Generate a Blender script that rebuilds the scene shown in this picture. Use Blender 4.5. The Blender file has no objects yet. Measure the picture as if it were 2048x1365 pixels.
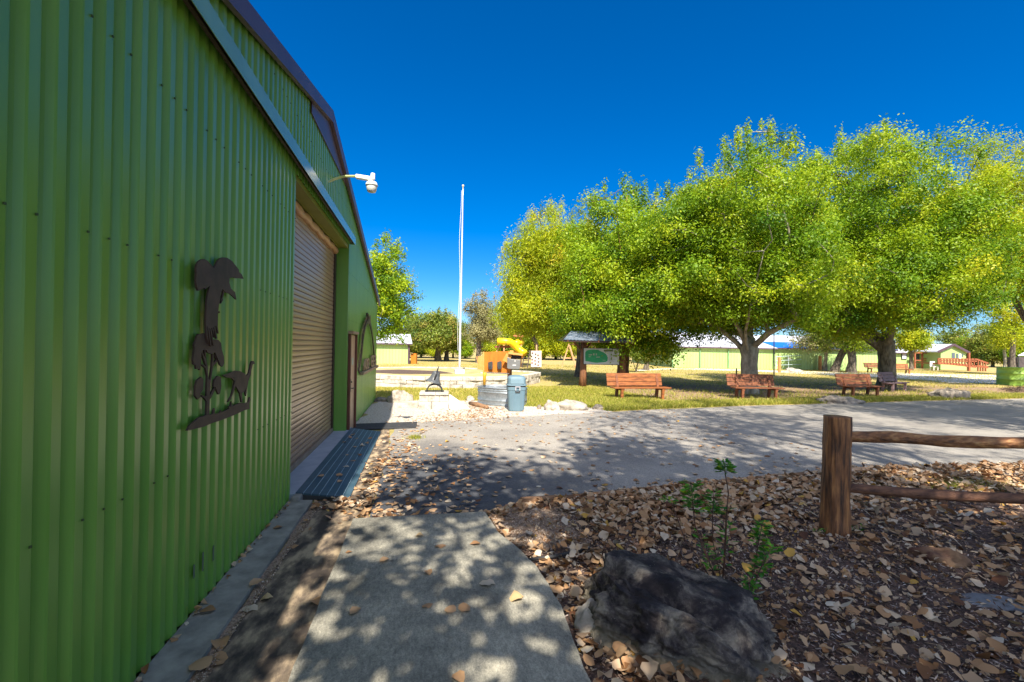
import bpy, math, random
import numpy as np
from mathutils import Vector, Matrix, noise as mnoise

sc = bpy.context.scene
C = sc.collection
R = math.radians
# ------------------------------------------------------------------ camera
FPX, ROLL, YAW, CH, CAMX, SHY = 910.0, R(1.1), math.atan(180 / 910), 1.85, 1.455, -11.0
cam_d = bpy.data.cameras.new('camera'); cam = bpy.data.objects.new('camera', cam_d); C.objects.link(cam)
cam_d.sensor_width = 36.0; cam_d.lens = FPX * 36.0 / 2048.0
cam_d.shift_y = -SHY / 2048.0
cam_d.clip_start = 0.05; cam_d.clip_end = 3000
fw = Vector((math.sin(YAW), math.cos(YAW), 0)); rt = Vector((math.cos(YAW), -math.sin(YAW), 0)); up = Vector((0, 0, 1))
cr, sr = math.cos(ROLL), math.sin(ROLL)
ix = rt * cr + up * sr
iy = up * cr - rt * sr
M = Matrix(((ix.x, iy.x, -fw.x, CAMX), (ix.y, iy.y, -fw.y, 0), (ix.z, iy.z, -fw.z, CH), (0, 0, 0, 1)))
cam.matrix_world = M
sc.camera = cam
# ------------------------------------------------------------------ sun and sky
SA, SB = 0.12, 0.86            # shadow offset per metre of height (x, y)
sun_dir = Vector((-SA, -SB, 1)).normalized()
elev = math.asin(sun_dir.z); azim = math.atan2(sun_dir.x, sun_dir.y)
w = bpy.data.worlds.new('World'); sc.world = w; w.use_nodes = True
nt = w.node_tree
sky = nt.nodes.new('ShaderNodeTexSky'); sky.sky_type = 'NISHITA'; sky.sun_disc = False
sky.sun_elevation = elev; sky.sun_rotation = azim
sky.altitude = 200; sky.air_density = 1.0; sky.dust_density = 0.15; sky.ozone_density = 4.0
hs = nt.nodes.new('ShaderNodeHueSaturation'); hs.inputs['Saturation'].default_value = 1.26
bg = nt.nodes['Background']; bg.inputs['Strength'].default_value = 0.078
tint = nt.nodes.new('ShaderNodeMix'); tint.data_type = 'RGBA'; tint.blend_type = 'MULTIPLY'; tint.inputs[0].default_value = 1
tint.inputs[7].default_value = (0.60, 0.76, 1.0, 1)
nt.links.new(sky.outputs[0], tint.inputs[6]); nt.links.new(tint.outputs[2], hs.inputs['Color'])
# glow added round the sun, behind the camera, to brighten the shade below
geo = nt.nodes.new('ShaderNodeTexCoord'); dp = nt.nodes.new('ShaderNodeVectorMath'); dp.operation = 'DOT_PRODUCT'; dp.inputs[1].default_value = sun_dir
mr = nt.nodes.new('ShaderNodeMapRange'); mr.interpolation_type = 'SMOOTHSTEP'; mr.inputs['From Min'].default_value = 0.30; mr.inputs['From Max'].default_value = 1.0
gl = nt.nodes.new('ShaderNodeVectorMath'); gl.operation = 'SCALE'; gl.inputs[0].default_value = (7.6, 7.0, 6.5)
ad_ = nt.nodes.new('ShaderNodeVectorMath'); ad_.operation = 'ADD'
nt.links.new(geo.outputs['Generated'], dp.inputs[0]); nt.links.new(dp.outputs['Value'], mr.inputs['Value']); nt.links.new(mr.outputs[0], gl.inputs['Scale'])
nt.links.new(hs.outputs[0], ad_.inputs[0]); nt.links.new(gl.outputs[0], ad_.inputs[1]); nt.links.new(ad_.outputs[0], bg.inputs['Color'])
sl = bpy.data.lights.new('sun', 'SUN'); sl.energy = 5.0; sl.angle = R(0.55); sl.color = (1, 0.92, 0.80)
so = bpy.data.objects.new('sun', sl); C.objects.link(so); so.rotation_euler = sun_dir.to_track_quat('Z', 'Y').to_euler()
sc.view_settings.view_transform = 'Standard'; sc.view_settings.look = 'None'; sc.view_settings.gamma = 1.0
sc.view_settings.exposure = 1.12
sc.cycles.max_bounces = 6; sc.cycles.transparent_max_bounces = 8

# ------------------------------------------------------------------ measuring helpers: a pixel of the survey photograph -> a place in the world
def ray(px, py):
    u = px - 1024; v = 682.5 - py - SHY
    X = u * cr - v * sr; Z = u * sr + v * cr
    return fw * FPX + rt * X + up * Z
O = Vector((CAMX, 0, CH))
def gnd(px, py, z=0.0):
    d = ray(px, py); return O + d * ((z - CH) / d.z)
def wal(px, py, x=0.0):
    d = ray(px, py); return O + d * ((x - CAMX) / d.x)
def atd(px, py, D):
    return O + ray(px, py) * (D / FPX)
def gd(px, D, z=0.0):           # ground point under a column at depth D
    py = 693.5 + (px - 1024) * 0.0192 + (CH - z) * FPX / D
    p = atd(px, py, D); return Vector((p.x, p.y, z))

# ------------------------------------------------------------------ materials
MATS = {}
def mat(name, c1, c2=None, scale=5.0, rough=0.7, bump=0.0, bscale=None, metal=0.0, stretch=(1, 1, 1), c3=None, spec=0.4, detail=6, lo=0.35, hi=0.65, bdist=0.02):
    if name in MATS: return MATS[name]
    m = bpy.data.materials.new(name); m.use_nodes = True; t = m.node_tree; n = t.nodes; L = t.links
    b = n['Principled BSDF']; b.inputs['Roughness'].default_value = rough; b.inputs['Metallic'].default_value = metal
    b.inputs['Specular IOR Level'].default_value = spec
    if c2 is None:
        b.inputs['Base Color'].default_value = (*c1, 1)
    tc = n.new('ShaderNodeTexCoord'); mp = n.new('ShaderNodeMapping'); mp.inputs['Scale'].default_value = stretch
    L.new(tc.outputs['Object'], mp.inputs['Vector'])
    if c2 is not None:
        no = n.new('ShaderNodeTexNoise'); no.inputs['Scale'].default_value = scale; no.inputs['Detail'].default_value = detail
        no.inputs['Roughness'].default_value = 0.6
        L.new(mp.outputs[0], no.inputs['Vector'])
        cp = n.new('ShaderNodeValToRGB'); cp.color_ramp.elements[0].position = lo; cp.color_ramp.elements[1].position = hi
        cp.color_ramp.elements[0].color = (*c1, 1); cp.color_ramp.elements[1].color = (*c2, 1)
        if c3 is not None:
            e = cp.color_ramp.elements.new((lo + hi) / 2); e.color = (*c3, 1)
        L.new(no.outputs['Fac'], cp.inputs[0]); L.new(cp.outputs[0], b.inputs['Base Color'])
    if bump:
        nb = n.new('ShaderNodeTexNoise'); nb.inputs['Scale'].default_value = bscale or scale * 4; nb.inputs['Detail'].default_value = 8
        L.new(mp.outputs[0], nb.inputs['Vector'])
        bp = n.new('ShaderNodeBump'); bp.inputs['Strength'].default_value = bump; bp.inputs['Distance'].default_value = bdist
        L.new(nb.outputs['Fac'], bp.inputs['Height']); L.new(bp.outputs[0], b.inputs['Normal'])
    MATS[name] = m; return m

def ramp_node(t, stops):
    cp = t.nodes.new('ShaderNodeValToRGB'); cr_ = cp.color_ramp
    cr_.elements[0].position = stops[0][0]; cr_.elements[0].color = (*stops[0][1], 1)
    cr_.elements[1].position = stops[-1][0]; cr_.elements[1].color = (*stops[-1][1], 1)
    for p, c in stops[1:-1]:
        e = cr_.elements.new(p); e.color = (*c, 1)
    return cp

def leaf_mat(name, stops, trans=0.4, rough=0.5, tcol=1.3):
    m = bpy.data.materials.new(name); m.use_nodes = True; t = m.node_tree; n = t.nodes; L = t.links
    b = n['Principled BSDF']; b.inputs['Roughness'].default_value = rough; b.inputs['Specular IOR Level'].default_value = 0.3
    at = n.new('ShaderNodeAttribute'); at.attribute_name = 'tone'
    cp = ramp_node(t, stops)
    L.new(at.outputs['Fac'], cp.inputs[0]); L.new(cp.outputs[0], b.inputs['Base Color'])
    if trans > 0:
        tr = n.new('ShaderNodeBsdfTranslucent'); mx = n.new('ShaderNodeMixShader'); mx.inputs[0].default_value = trans
        mm = n.new('ShaderNodeVectorMath'); mm.operation = 'SCALE'; mm.inputs['Scale'].default_value = tcol
        L.new(cp.outputs[0], mm.inputs[0]); L.new(mm.outputs[0], tr.inputs['Color'])
        L.new(b.outputs[0], mx.inputs[1]); L.new(tr.outputs[0], mx.inputs[2])
        L.new(mx.outputs[0], n['Material Output'].inputs['Surface'])
    MATS[name] = m; return m

# ------------------------------------------------------------------ object helpers
def tag(o, label=None, cat=None, group=None, kind=None):
    if label: o['label'] = label
    if cat: o['category'] = cat
    if group: o['group'] = group
    if kind: o['kind'] = kind
    return o
def thing(name, loc, rz=0.0, label=None, cat=None, group=None):
    o = bpy.data.objects.new(name, None); C.objects.link(o); o.empty_display_size = 0.2
    o.location = loc; o.rotation_euler = (0, 0, rz); tag(o, label, cat, group); return o
def copy_tree(o, loc=None, rz=None, scale=None, label=None, parent=None):
    c = o.copy(); C.objects.link(c)
    if parent is not None: c.parent = parent
    for ch in list(o.children): copy_tree(ch, parent=c)
    if loc is not None: c.location = loc
    if rz is not None: c.rotation_euler = (0, 0, rz)
    if scale is not None: c.scale = scale if hasattr(scale, '__len__') else (scale,) * 3
    if label: c['label'] = label
    return c
def inv(parent):
    # inverse transform of a top-level empty or of a part under it
    if parent is None: return Matrix.Identity(4)
    m = Matrix.Translation(parent.location) @ parent.rotation_euler.to_matrix().to_4x4()
    p = parent.parent
    while p is not None:
        m = Matrix.Translation(p.location) @ p.rotation_euler.to_matrix().to_4x4() @ m; p = p.parent
    return m.inverted()

class MB:
    def __init__(s): s.v = []; s.f = []
    def add(s, vs, fs):
        k = len(s.v); s.v += [tuple(v) for v in vs]; s.f += [tuple(i + k for i in f) for f in fs]; return s
    def box(s, x0, x1, y0, y1, z0, z1):
        return s.add([(x0, y0, z0), (x1, y0, z0), (x1, y1, z0), (x0, y1, z0), (x0, y0, z1), (x1, y0, z1), (x1, y1, z1), (x0, y1, z1)],
                     [(0, 3, 2, 1), (4, 5, 6, 7), (0, 1, 5, 4), (1, 2, 6, 5), (2, 3, 7, 6), (3, 0, 4, 7)])
    def obox(s, c, ax, ay, az, hx, hy, hz):
        c = Vector(c); ax = Vector(ax).normalized() * hx; ay = Vector(ay).normalized() * hy; az = Vector(az).normalized() * hz
        vs = [c + ax * i + ay * j + az * k for k in (-1, 1) for i, j in ((-1, -1), (1, -1), (1, 1), (-1, 1))]
        return s.add(vs, [(0, 3, 2, 1), (4, 5, 6, 7), (0, 1, 5, 4), (1, 2, 6, 5), (2, 3, 7, 6), (3, 0, 4, 7)])
    def bar(s, a, b, w, h, upv=(0, 0, 1)):
        a = Vector(a); b = Vector(b); d = (b - a); l = d.length; d.normalize(); u = Vector(upv)
        sd = d.cross(u)
        if sd.length < 1e-4: sd = d.cross(Vector((1, 0, 0)))
        sd.normalize(); u = sd.cross(d)
        return s.obox((a + b) / 2, d, sd, u, l / 2, w / 2, h / 2)
    def tube(s, pts, rad, n=8, cap=True):
        pts = [Vector(p) for p in pts]; k = len(s.v)
        if not hasattr(rad, '__len__'): rad = [rad] * len(pts)
        prev = None
        for i, p in enumerate(pts):
            d = (pts[min(i + 1, len(pts) - 1)] - pts[max(i - 1, 0)]).normalized()
            if prev is None:
                a = d.cross(Vector((0, 0, 1)))
                if a.length < 0.05: a = d.cross(Vector((1, 0, 0)))
            else:
                a = prev - d * prev.dot(d)
            a.normalize(); prev = a; b = d.cross(a)
            for j in range(n):
                t = 2 * math.pi * j / n
                s.v.append(tuple(p + (a * math.cos(t) + b * math.sin(t)) * rad[i]))
        for i in range(len(pts) - 1):
            for j in range(n):
                s.f.append((k + i * n + j, k + i * n + (j + 1) % n, k + (i + 1) * n + (j + 1) % n, k + (i + 1) * n + j))
        if cap:
            s.f.append(tuple(k + j for j in reversed(range(n)))); e = k + (len(pts) - 1) * n; s.f.append(tuple(e + j for j in range(n)))
        return s
    def lathe(s, prof, n=24, c=(0, 0, 0), sx=1, sy=1, close=False):
        k = len(s.v)
        for r, z in prof:
            for j in range(n):
                t = 2 * math.pi * j / n; s.v.append((c[0] + r * math.cos(t) * sx, c[1] + r * math.sin(t) * sy, c[2] + z))
        for i in range(len(prof) - 1):
            for j in range(n):
                s.f.append((k + i * n + j, k + i * n + (j + 1) % n, k + (i + 1) * n + (j + 1) % n, k + (i + 1) * n + j))
        if close:
            s.f.append(tuple(k + j for j in reversed(range(n)))); e = k + (len(prof) - 1) * n; s.f.append(tuple(e + j for j in range(n)))
        return s
    def prism(s, poly, off):          # poly: list of 3D points (planar), off: extrusion vector; caps are triangulated
        from mathutils.geometry import tessellate_polygon
        off = Vector(off); poly = [Vector(p) for p in poly]; n = len(poly)
        tri = tessellate_polygon([poly]); k = len(s.v)
        s.v += [tuple(p) for p in poly] + [tuple(p + off) for p in poly]
        for t in tri: s.f.append((k + t[0], k + t[1], k + t[2])); s.f.append((k + n + t[2], k + n + t[1], k + n + t[0]))
        for i in range(n): j = (i + 1) % n; s.f.append((k + i, k + j, k + n + j, k + n + i))
        return s
    def build(s, name, m, parent=None, world=True, smooth=False, bevel=0.0, sub=0):
        me = bpy.data.meshes.new(name); vs = s.v
        if parent is not None and world:
            im = inv(parent); vs = [tuple(im @ Vector(v)) for v in vs]
        me.from_pydata(vs, [], s.f); me.update()
        import bmesh
        bm = bmesh.new(); bm.from_mesh(me); bmesh.ops.recalc_face_normals(bm, faces=bm.faces); bm.to_mesh(me); bm.free()
        if smooth:
            me.polygons.foreach_set('use_smooth', [True] * len(me.polygons))
        o = bpy.data.objects.new(name, me); C.objects.link(o); me.materials.append(m)
        if parent is not None: o.parent = parent
        if bevel:
            b = o.modifiers.new('bevel', 'BEVEL'); b.width = bevel; b.segments = 2; b.limit_method = 'ANGLE'
        if sub:
            b = o.modifiers.new('sub', 'SUBSURF'); b.levels = sub; b.render_levels = sub
        return o

def np_mesh(name, V, nper, m, tone=None, parent=None, smooth=False, tris=None):
    """V: (N,k,3) verts of N polygons with k corners each, or V (N,k,3) + tris template (index triples/quads in each leaf)."""
    me = bpy.data.meshes.new(name); N, k, _ = V.shape
    me.vertices.add(N * k); me.vertices.foreach_set('co', V.astype(np.float32).ravel())
    if tris is None: tris = np.arange(k)[None, :]
    tris = np.asarray(tris); T, c = tris.shape
    idx = (np.arange(N)[:, None, None] * k + tris[None]).reshape(-1)
    me.loops.add(N * T * c); me.loops.foreach_set('vertex_index', idx.astype(np.int32))
    me.polygons.add(N * T); me.polygons.foreach_set('loop_start', (np.arange(N * T) * c).astype(np.int32))
    if smooth: me.polygons.foreach_set('use_smooth', np.ones(N * T, dtype=bool))
    if tone is not None:
        a = me.attributes.new('tone', 'FLOAT', 'FACE'); a.data.foreach_set('value', np.repeat(tone, T).astype(np.float32))
    me.update(calc_edges=True); me.validate(); me.materials.append(m)
    o = bpy.data.objects.new(name, me); C.objects.link(o)
    if parent is not None: o.parent = parent
    return o

def sheet(name, poly, z, m, kind='structure', thick=0.0, jitter=0.0, seed=1, sub=0.4):
    """A flat sheet with an uneven edge."""
    rnd = random.Random(seed); pts = []
    n = len(poly)
    for i in range(n):
        a = Vector((*poly[i], 0)); b = Vector((*poly[(i + 1) % n], 0)); d = b - a
        k = max(1, int(d.length / sub)) if jitter else 1
        k = min(k, 60)
        for j in range(k):
            p = a + d * (j / k)
            if jitter and j: p += Vector((rnd.uniform(-1, 1), rnd.uniform(-1, 1), 0)) * jitter
            pts.append(Vector((p.x, p.y, z)))
    mb = MB()
    if thick: mb.prism(pts, (0, 0, -thick))
    else:
        from mathutils.geometry import tessellate_polygon
        mb.add(pts, [tuple(t) for t in tessellate_polygon([pts])])
    o = mb.build(name, m)
    if not thick:
        for p in o.data.polygons:
            if p.normal.z < 0: p.flip()
    o['kind'] = kind; return o

# ------------------------------------------------------------------ colours
GREEN = mat('green painted metal', (0.11, 0.275, 0.035), (0.155, 0.34, 0.05), scale=3.2, rough=0.30, spec=0.7, stretch=(1, 1, 0.12), detail=9)
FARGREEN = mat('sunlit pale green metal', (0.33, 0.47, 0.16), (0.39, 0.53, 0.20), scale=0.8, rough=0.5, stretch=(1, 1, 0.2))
MINT = mat('mint painted siding', (0.28, 0.48, 0.20), (0.33, 0.53, 0.24), scale=1.0, rough=0.6)
FLASH = mat('green flashing', (0.17, 0.33, 0.16), (0.20, 0.38, 0.19), scale=2, rough=0.22, spec=0.9)
PURPLE = mat('dark bronze trim', (0.075, 0.045, 0.06), (0.10, 0.06, 0.075), scale=3, rough=0.4)
TAN = mat('tan door slats', (0.33, 0.215, 0.13), (0.39, 0.26, 0.155), scale=1.0, rough=0.28, stretch=(1, 0.3, 4))
DKBROWN = mat('dark brown metal', (0.035, 0.018, 0.014), (0.05, 0.028, 0.02), scale=4, rough=0.5)
RUST = mat('dark rusted cut steel', (0.035, 0.022, 0.018), (0.075, 0.045, 0.035), scale=7, rough=0.65, bump=0.2, bscale=60, bdist=0.003)
ARCHM = mat('black steel', (0.012, 0.014, 0.012), (0.025, 0.02, 0.015), scale=8, rough=0.5)
PLAQUE = mat('pale sandy steel', (0.34, 0.25, 0.16), (0.22, 0.15, 0.09), scale=10, rough=0.7)
def conc_mat():
    m = bpy.data.materials.new('weathered concrete'); m.use_nodes = True; t = m.node_tree; n = t.nodes; L = t.links
    b = n['Principled BSDF']; b.inputs['Roughness'].default_value = 0.88; b.inputs['Specular IOR Level'].default_value = 0.2
    tc = n.new('ShaderNodeTexCoord')
    def nz(sc_, det, st=(1, 1, 1)):
        mp = n.new('ShaderNodeMapping'); mp.inputs['Scale'].default_value = st; L.new(tc.outputs['Object'], mp.inputs['Vector'])
        x = n.new('ShaderNodeTexNoise'); x.inputs['Scale'].default_value = sc_; x.inputs['Detail'].default_value = det; x.inputs['Roughness'].default_value = 0.7; L.new(mp.outputs[0], x.inputs['Vector']); return x
    def mul(a, c, f=1.0):
        x = n.new('ShaderNodeMix'); x.data_type = 'RGBA'; x.blend_type = 'MULTIPLY'; x.inputs[0].default_value = f; L.new(a, x.inputs[6]); L.new(c, x.inputs[7]); return x.outputs[2]
    a = nz(1.7, 9); ra = ramp_node(t, [(0.34, (0.14, 0.135, 0.115)), (0.5, (0.26, 0.25, 0.21)), (0.66, (0.40, 0.375, 0.305))]); L.new(a.outputs['Fac'], ra.inputs[0])
    c = nz(60, 3, (1, 0.35, 1)); rc = ramp_node(t, [(0.3, (0.72, 0.72, 0.70)), (0.7, (1.22, 1.2, 1.16))]); L.new(c.outputs['Fac'], rc.inputs[0])
    v = n.new('ShaderNodeTexVoronoi'); v.inputs['Scale'].default_value = 140; L.new(tc.outputs['Object'], v.inputs['Vector'])
    rv = ramp_node(t, [(0.0, (0.7, 0.7, 0.7)), (1.0, (1.3, 1.3, 1.28))]); L.new(v.outputs['Color'], rv.inputs[0])
    # small round stains
    v2 = n.new('ShaderNodeTexVoronoi'); v2.inputs['Scale'].default_value = 3.2; L.new(tc.outputs['Object'], v2.inputs['Vector'])
    r2 = ramp_node(t, [(0.03, (0.45, 0.42, 0.38)), (0.09, (1, 1, 1))]); L.new(v2.outputs['Distance'], r2.inputs[0])
    L.new(mul(mul(mul(ra.outputs[0], rc.outputs[0]), rv.outputs[0], 0.8), r2.outputs[0], 0.7), b.inputs['Base Color'])
    bp = n.new('ShaderNodeBump'); bp.inputs['Strength'].default_value = 0.6; bp.inputs['Distance'].default_value = 0.004; L.new(c.outputs['Fac'], bp.inputs['Height']); L.new(bp.outputs[0], b.inputs['Normal'])
    return m
CONCP = mat('pale foundation concrete', (0.20, 0.19, 0.165), (0.36, 0.34, 0.29), scale=6, rough=0.9, bump=0.4, bscale=80, bdist=0.006)
GUTTER = mat('stained gutter concrete', (0.055, 0.043, 0.034), (0.42, 0.32, 0.20), scale=3.0, rough=0.9, bump=0.4, bscale=70, stretch=(2.2, 1.0, 1), c3=(0.17, 0.13, 0.09), lo=0.40, hi=0.62, bdist=0.005)
APRON = mat('skylight tinted concrete', (0.27, 0.31, 0.36), (0.34, 0.38, 0.43), scale=4, rough=0.8, bump=0.15, bscale=90, bdist=0.003)  # blue of the skylit shade is mixed into the grey base colour
RAMPM = mat('blue grey aluminium planks', (0.035, 0.075, 0.10), (0.055, 0.10, 0.13), scale=5, rough=0.45)
RUBBER = mat('black rubber', (0.025, 0.025, 0.028), (0.05, 0.05, 0.05), scale=12, rough=0.8, bump=0.4, bscale=120, bdist=0.004)
GALV = mat('galvanised steel', (0.24, 0.28, 0.31), (0.36, 0.40, 0.43), scale=14, rough=0.42, metal=0.6)
WHITE = mat('white paint', (0.78, 0.77, 0.72), (0.86, 0.85, 0.8), scale=5, rough=0.5)
LIME = mat('white limestone block', (0.28, 0.25, 0.20), (0.62, 0.57, 0.49), scale=3.5, rough=0.9, bump=0.6, bscale=14, c3=(0.50, 0.455, 0.385), bdist=0.03)
WOOD = mat('orange stained wood', (0.15, 0.045, 0.012), (0.35, 0.12, 0.03), scale=4, rough=0.6, stretch=(1.0, 6, 6), bump=0.2, bscale=20, bdist=0.004)
WOODW = mat('weathered red wood', (0.10, 0.035, 0.018), (0.27, 0.095, 0.035), scale=4, rough=0.65, stretch=(1.0, 6, 6), bump=0.2, bscale=20, bdist=0.004)
OPLY = mat('orange plywood', (0.46, 0.13, 0.008), (0.54, 0.17, 0.012), scale=3, rough=0.6, stretch=(3, 3, 1))
OPLYP = mat('pale orange board', (0.50, 0.24, 0.05), (0.58, 0.30, 0.08), scale=3, rough=0.6)
LOG = mat('cedar log', (0.035, 0.018, 0.010), (0.42, 0.185, 0.06), scale=3.4, rough=0.6, stretch=(9, 9, 0.8), bump=0.7, bscale=6, c3=(0.20, 0.082, 0.03), lo=0.34, hi=0.66, bdist=0.02)
LOGH = mat('cedar rail', (0.06, 0.028, 0.014), (0.48, 0.26, 0.10), scale=2.4, rough=0.6, stretch=(0.9, 9, 9), bump=0.7, bscale=6, c3=(0.24, 0.10, 0.035), lo=0.3, hi=0.7, bdist=0.02)
LOGG = mat('grey brown edging log', (0.10, 0.055, 0.03), (0.36, 0.20, 0.10), scale=2.4, rough=0.8, stretch=(0.9, 9, 9), bump=0.6, bscale=6, lo=0.3, hi=0.7)
KPOST = mat('brown cedar post', (0.10, 0.04, 0.02), (0.28, 0.12, 0.05), scale=3, rough=0.75, stretch=(6, 6, 1), bump=0.5)
BARK = mat('grey brown bark', (0.055, 0.042, 0.03), (0.20, 0.165, 0.12), scale=3, rough=0.9, stretch=(3, 3, 1), bump=1.0, bscale=9, bdist=0.05)
BARKC = mat('dull olive bark', (0.07, 0.06, 0.04), (0.26, 0.23, 0.16), scale=3, rough=0.9, stretch=(3, 3, 1), bump=0.9, bscale=9, bdist=0.04)  # olive bark, darker than the pale mottled one
BARKP = mat('pale mottled bark', (0.16, 0.14, 0.10), (0.42, 0.38, 0.30), scale=2.5, rough=0.85, stretch=(2, 2, 1), bump=0.6, bscale=8, c3=(0.30, 0.26, 0.19))
GREYPL = mat('blue grey plastic', (0.115, 0.19, 0.235), (0.13, 0.21, 0.255), scale=3, rough=0.5)
DKPL = mat('dark grey plastic', (0.045, 0.045, 0.045), (0.06, 0.06, 0.058), scale=4, rough=0.45)
MIDPL = mat('charcoal plastic', (0.15, 0.15, 0.145), (0.18, 0.18, 0.17), scale=4, rough=0.4)
BLACK = mat('black iron', (0.022, 0.022, 0.024), (0.05, 0.05, 0.055), scale=20, rough=0.5, bump=0.15, bscale=60, bdist=0.003)
YEL = mat('yellow plastic', (0.85, 0.55, 0.01), (0.9, 0.62, 0.015), scale=2, rough=0.35)
ROOFW = mat('pale galvanised roof', (0.55, 0.56, 0.60), (0.66, 0.67, 0.71), scale=1.5, rough=0.45, stretch=(6, 0.3, 0.3), metal=0.1)
ROOFB = mat('blue metal roof', (0.01, 0.12, 0.50), (0.02, 0.17, 0.60), scale=1.5, rough=0.4)
KROOF = mat('corrugated grey tin', (0.06, 0.10, 0.15), (0.24, 0.27, 0.32), scale=2.5, rough=0.5, metal=0.2, stretch=(1, 3, 3), lo=0.4, hi=0.62)  # base darkened to carry the shade lying on the kiosk roof
DECKM = mat('red brown deck wood', (0.24, 0.07, 0.03), (0.34, 0.11, 0.05), scale=4, rough=0.7)
GLASSD = mat('dark window glass', (0.10, 0.12, 0.15), None, rough=0.15)
GLOBE = mat('frosted lamp lens', (0.60, 0.60, 0.56), (0.72, 0.70, 0.66), scale=10, rough=0.2)
ROCKM = mat('grey field stone', (0.10, 0.085, 0.07), (0.34, 0.29, 0.23), scale=4, rough=0.9, bump=0.8, bscale=12, bdist=0.04)
ROCKL = mat('pale lichen stone', (0.22, 0.19, 0.15), (0.50, 0.45, 0.37), scale=4, rough=0.9, bump=0.8, bscale=12, bdist=0.04)
GREENSIGN = mat('map green', (0.01, 0.22, 0.08), (0.02, 0.32, 0.11), scale=6, rough=0.4)
BOARDW = mat('sign white', (0.50, 0.52, 0.52), None, rough=0.4)
INK = mat('sign ink', (0.12, 0.14, 0.07), None, rough=0.5)
INKG = mat('sign grey print', (0.33, 0.33, 0.34), None, rough=0.5)
MAPP = mat('map pale print', (0.20, 0.36, 0.22), (0.36, 0.33, 0.25), scale=30, rough=0.5)

# ================================================================== THE GROUND
def ground_mat():
    m = bpy.data.materials.new('lawn and dry soil'); m.use_nodes = True; t = m.node_tree; n = t.nodes; L = t.links
    b = n['Principled BSDF']; b.inputs['Roughness'].default_value = 0.95; b.inputs['Specular IOR Level'].default_value = 0.1
    tc = n.new('ShaderNodeTexCoord')
    def noise(sc_, det=6, st=(1, 1, 1)):
        mp = n.new('ShaderNodeMapping'); mp.inputs['Scale'].default_value = st; L.new(tc.outputs['Object'], mp.inputs['Vector'])
        x = n.new('ShaderNodeTexNoise'); x.inputs['Scale'].default_value = sc_; x.inputs['Detail'].default_value = det; x.inputs['Roughness'].default_value = 0.65
        L.new(mp.outputs[0], x.inputs['Vector']); return x
    # broad patches: dry straw, tan soil, green
    a = noise(0.16, 5); ra = ramp_node(t, [(0.36, (0.36, 0.27, 0.11)), (0.5, (0.42, 0.34, 0.12)), (0.62, (0.26, 0.28, 0.06))])
    L.new(a.outputs['Fac'], ra.inputs[0])
    c = noise(3.0, 8); rc = ramp_node(t, [(0.40, (0, 0, 0)), (0.62, (1, 1, 1))]); L.new(c.outputs['Fac'], rc.inputs[0])
    mx = n.new('ShaderNodeMix'); mx.data_type = 'RGBA'; mx.inputs[7].default_value = (0.47, 0.37, 0.20, 1)
    L.new(rc.outputs[0], mx.inputs[0]); L.new(ra.outputs[0], mx.inputs[6])
    # fine speckle
    d = noise(26.0, 6); rd = ramp_node(t, [(0.3, (0.62, 0.6, 0.52)), (0.7, (1.2, 1.2, 1.1))]); L.new(d.outputs['Fac'], rd.inputs[0])
    ml = n.new('ShaderNodeMix'); ml.data_type = 'RGBA'; ml.blend_type = 'MULTIPLY'; ml.inputs[0].default_value = 1
    L.new(mx.outputs[2], ml.inputs[6]); L.new(rd.outputs[0], ml.inputs[7]); L.new(ml.outputs[2], b.inputs['Base Color'])
    nb = noise(14, 8); bp = n.new('ShaderNodeBump'); bp.inputs['Strength'].default_value = 0.8; bp.inputs['Distance'].default_value = 0.05
    L.new(nb.outputs['Fac'], bp.inputs['Height']); L.new(bp.outputs[0], b.inputs['Normal'])
    return m
MB().add([(-500, -300, 0), (700, -300, 0), (700, 900, 0), (-500, 900, 0)], [(0, 1, 2, 3)]).build('ground', ground_mat())['kind'] = 'structure'

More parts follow.
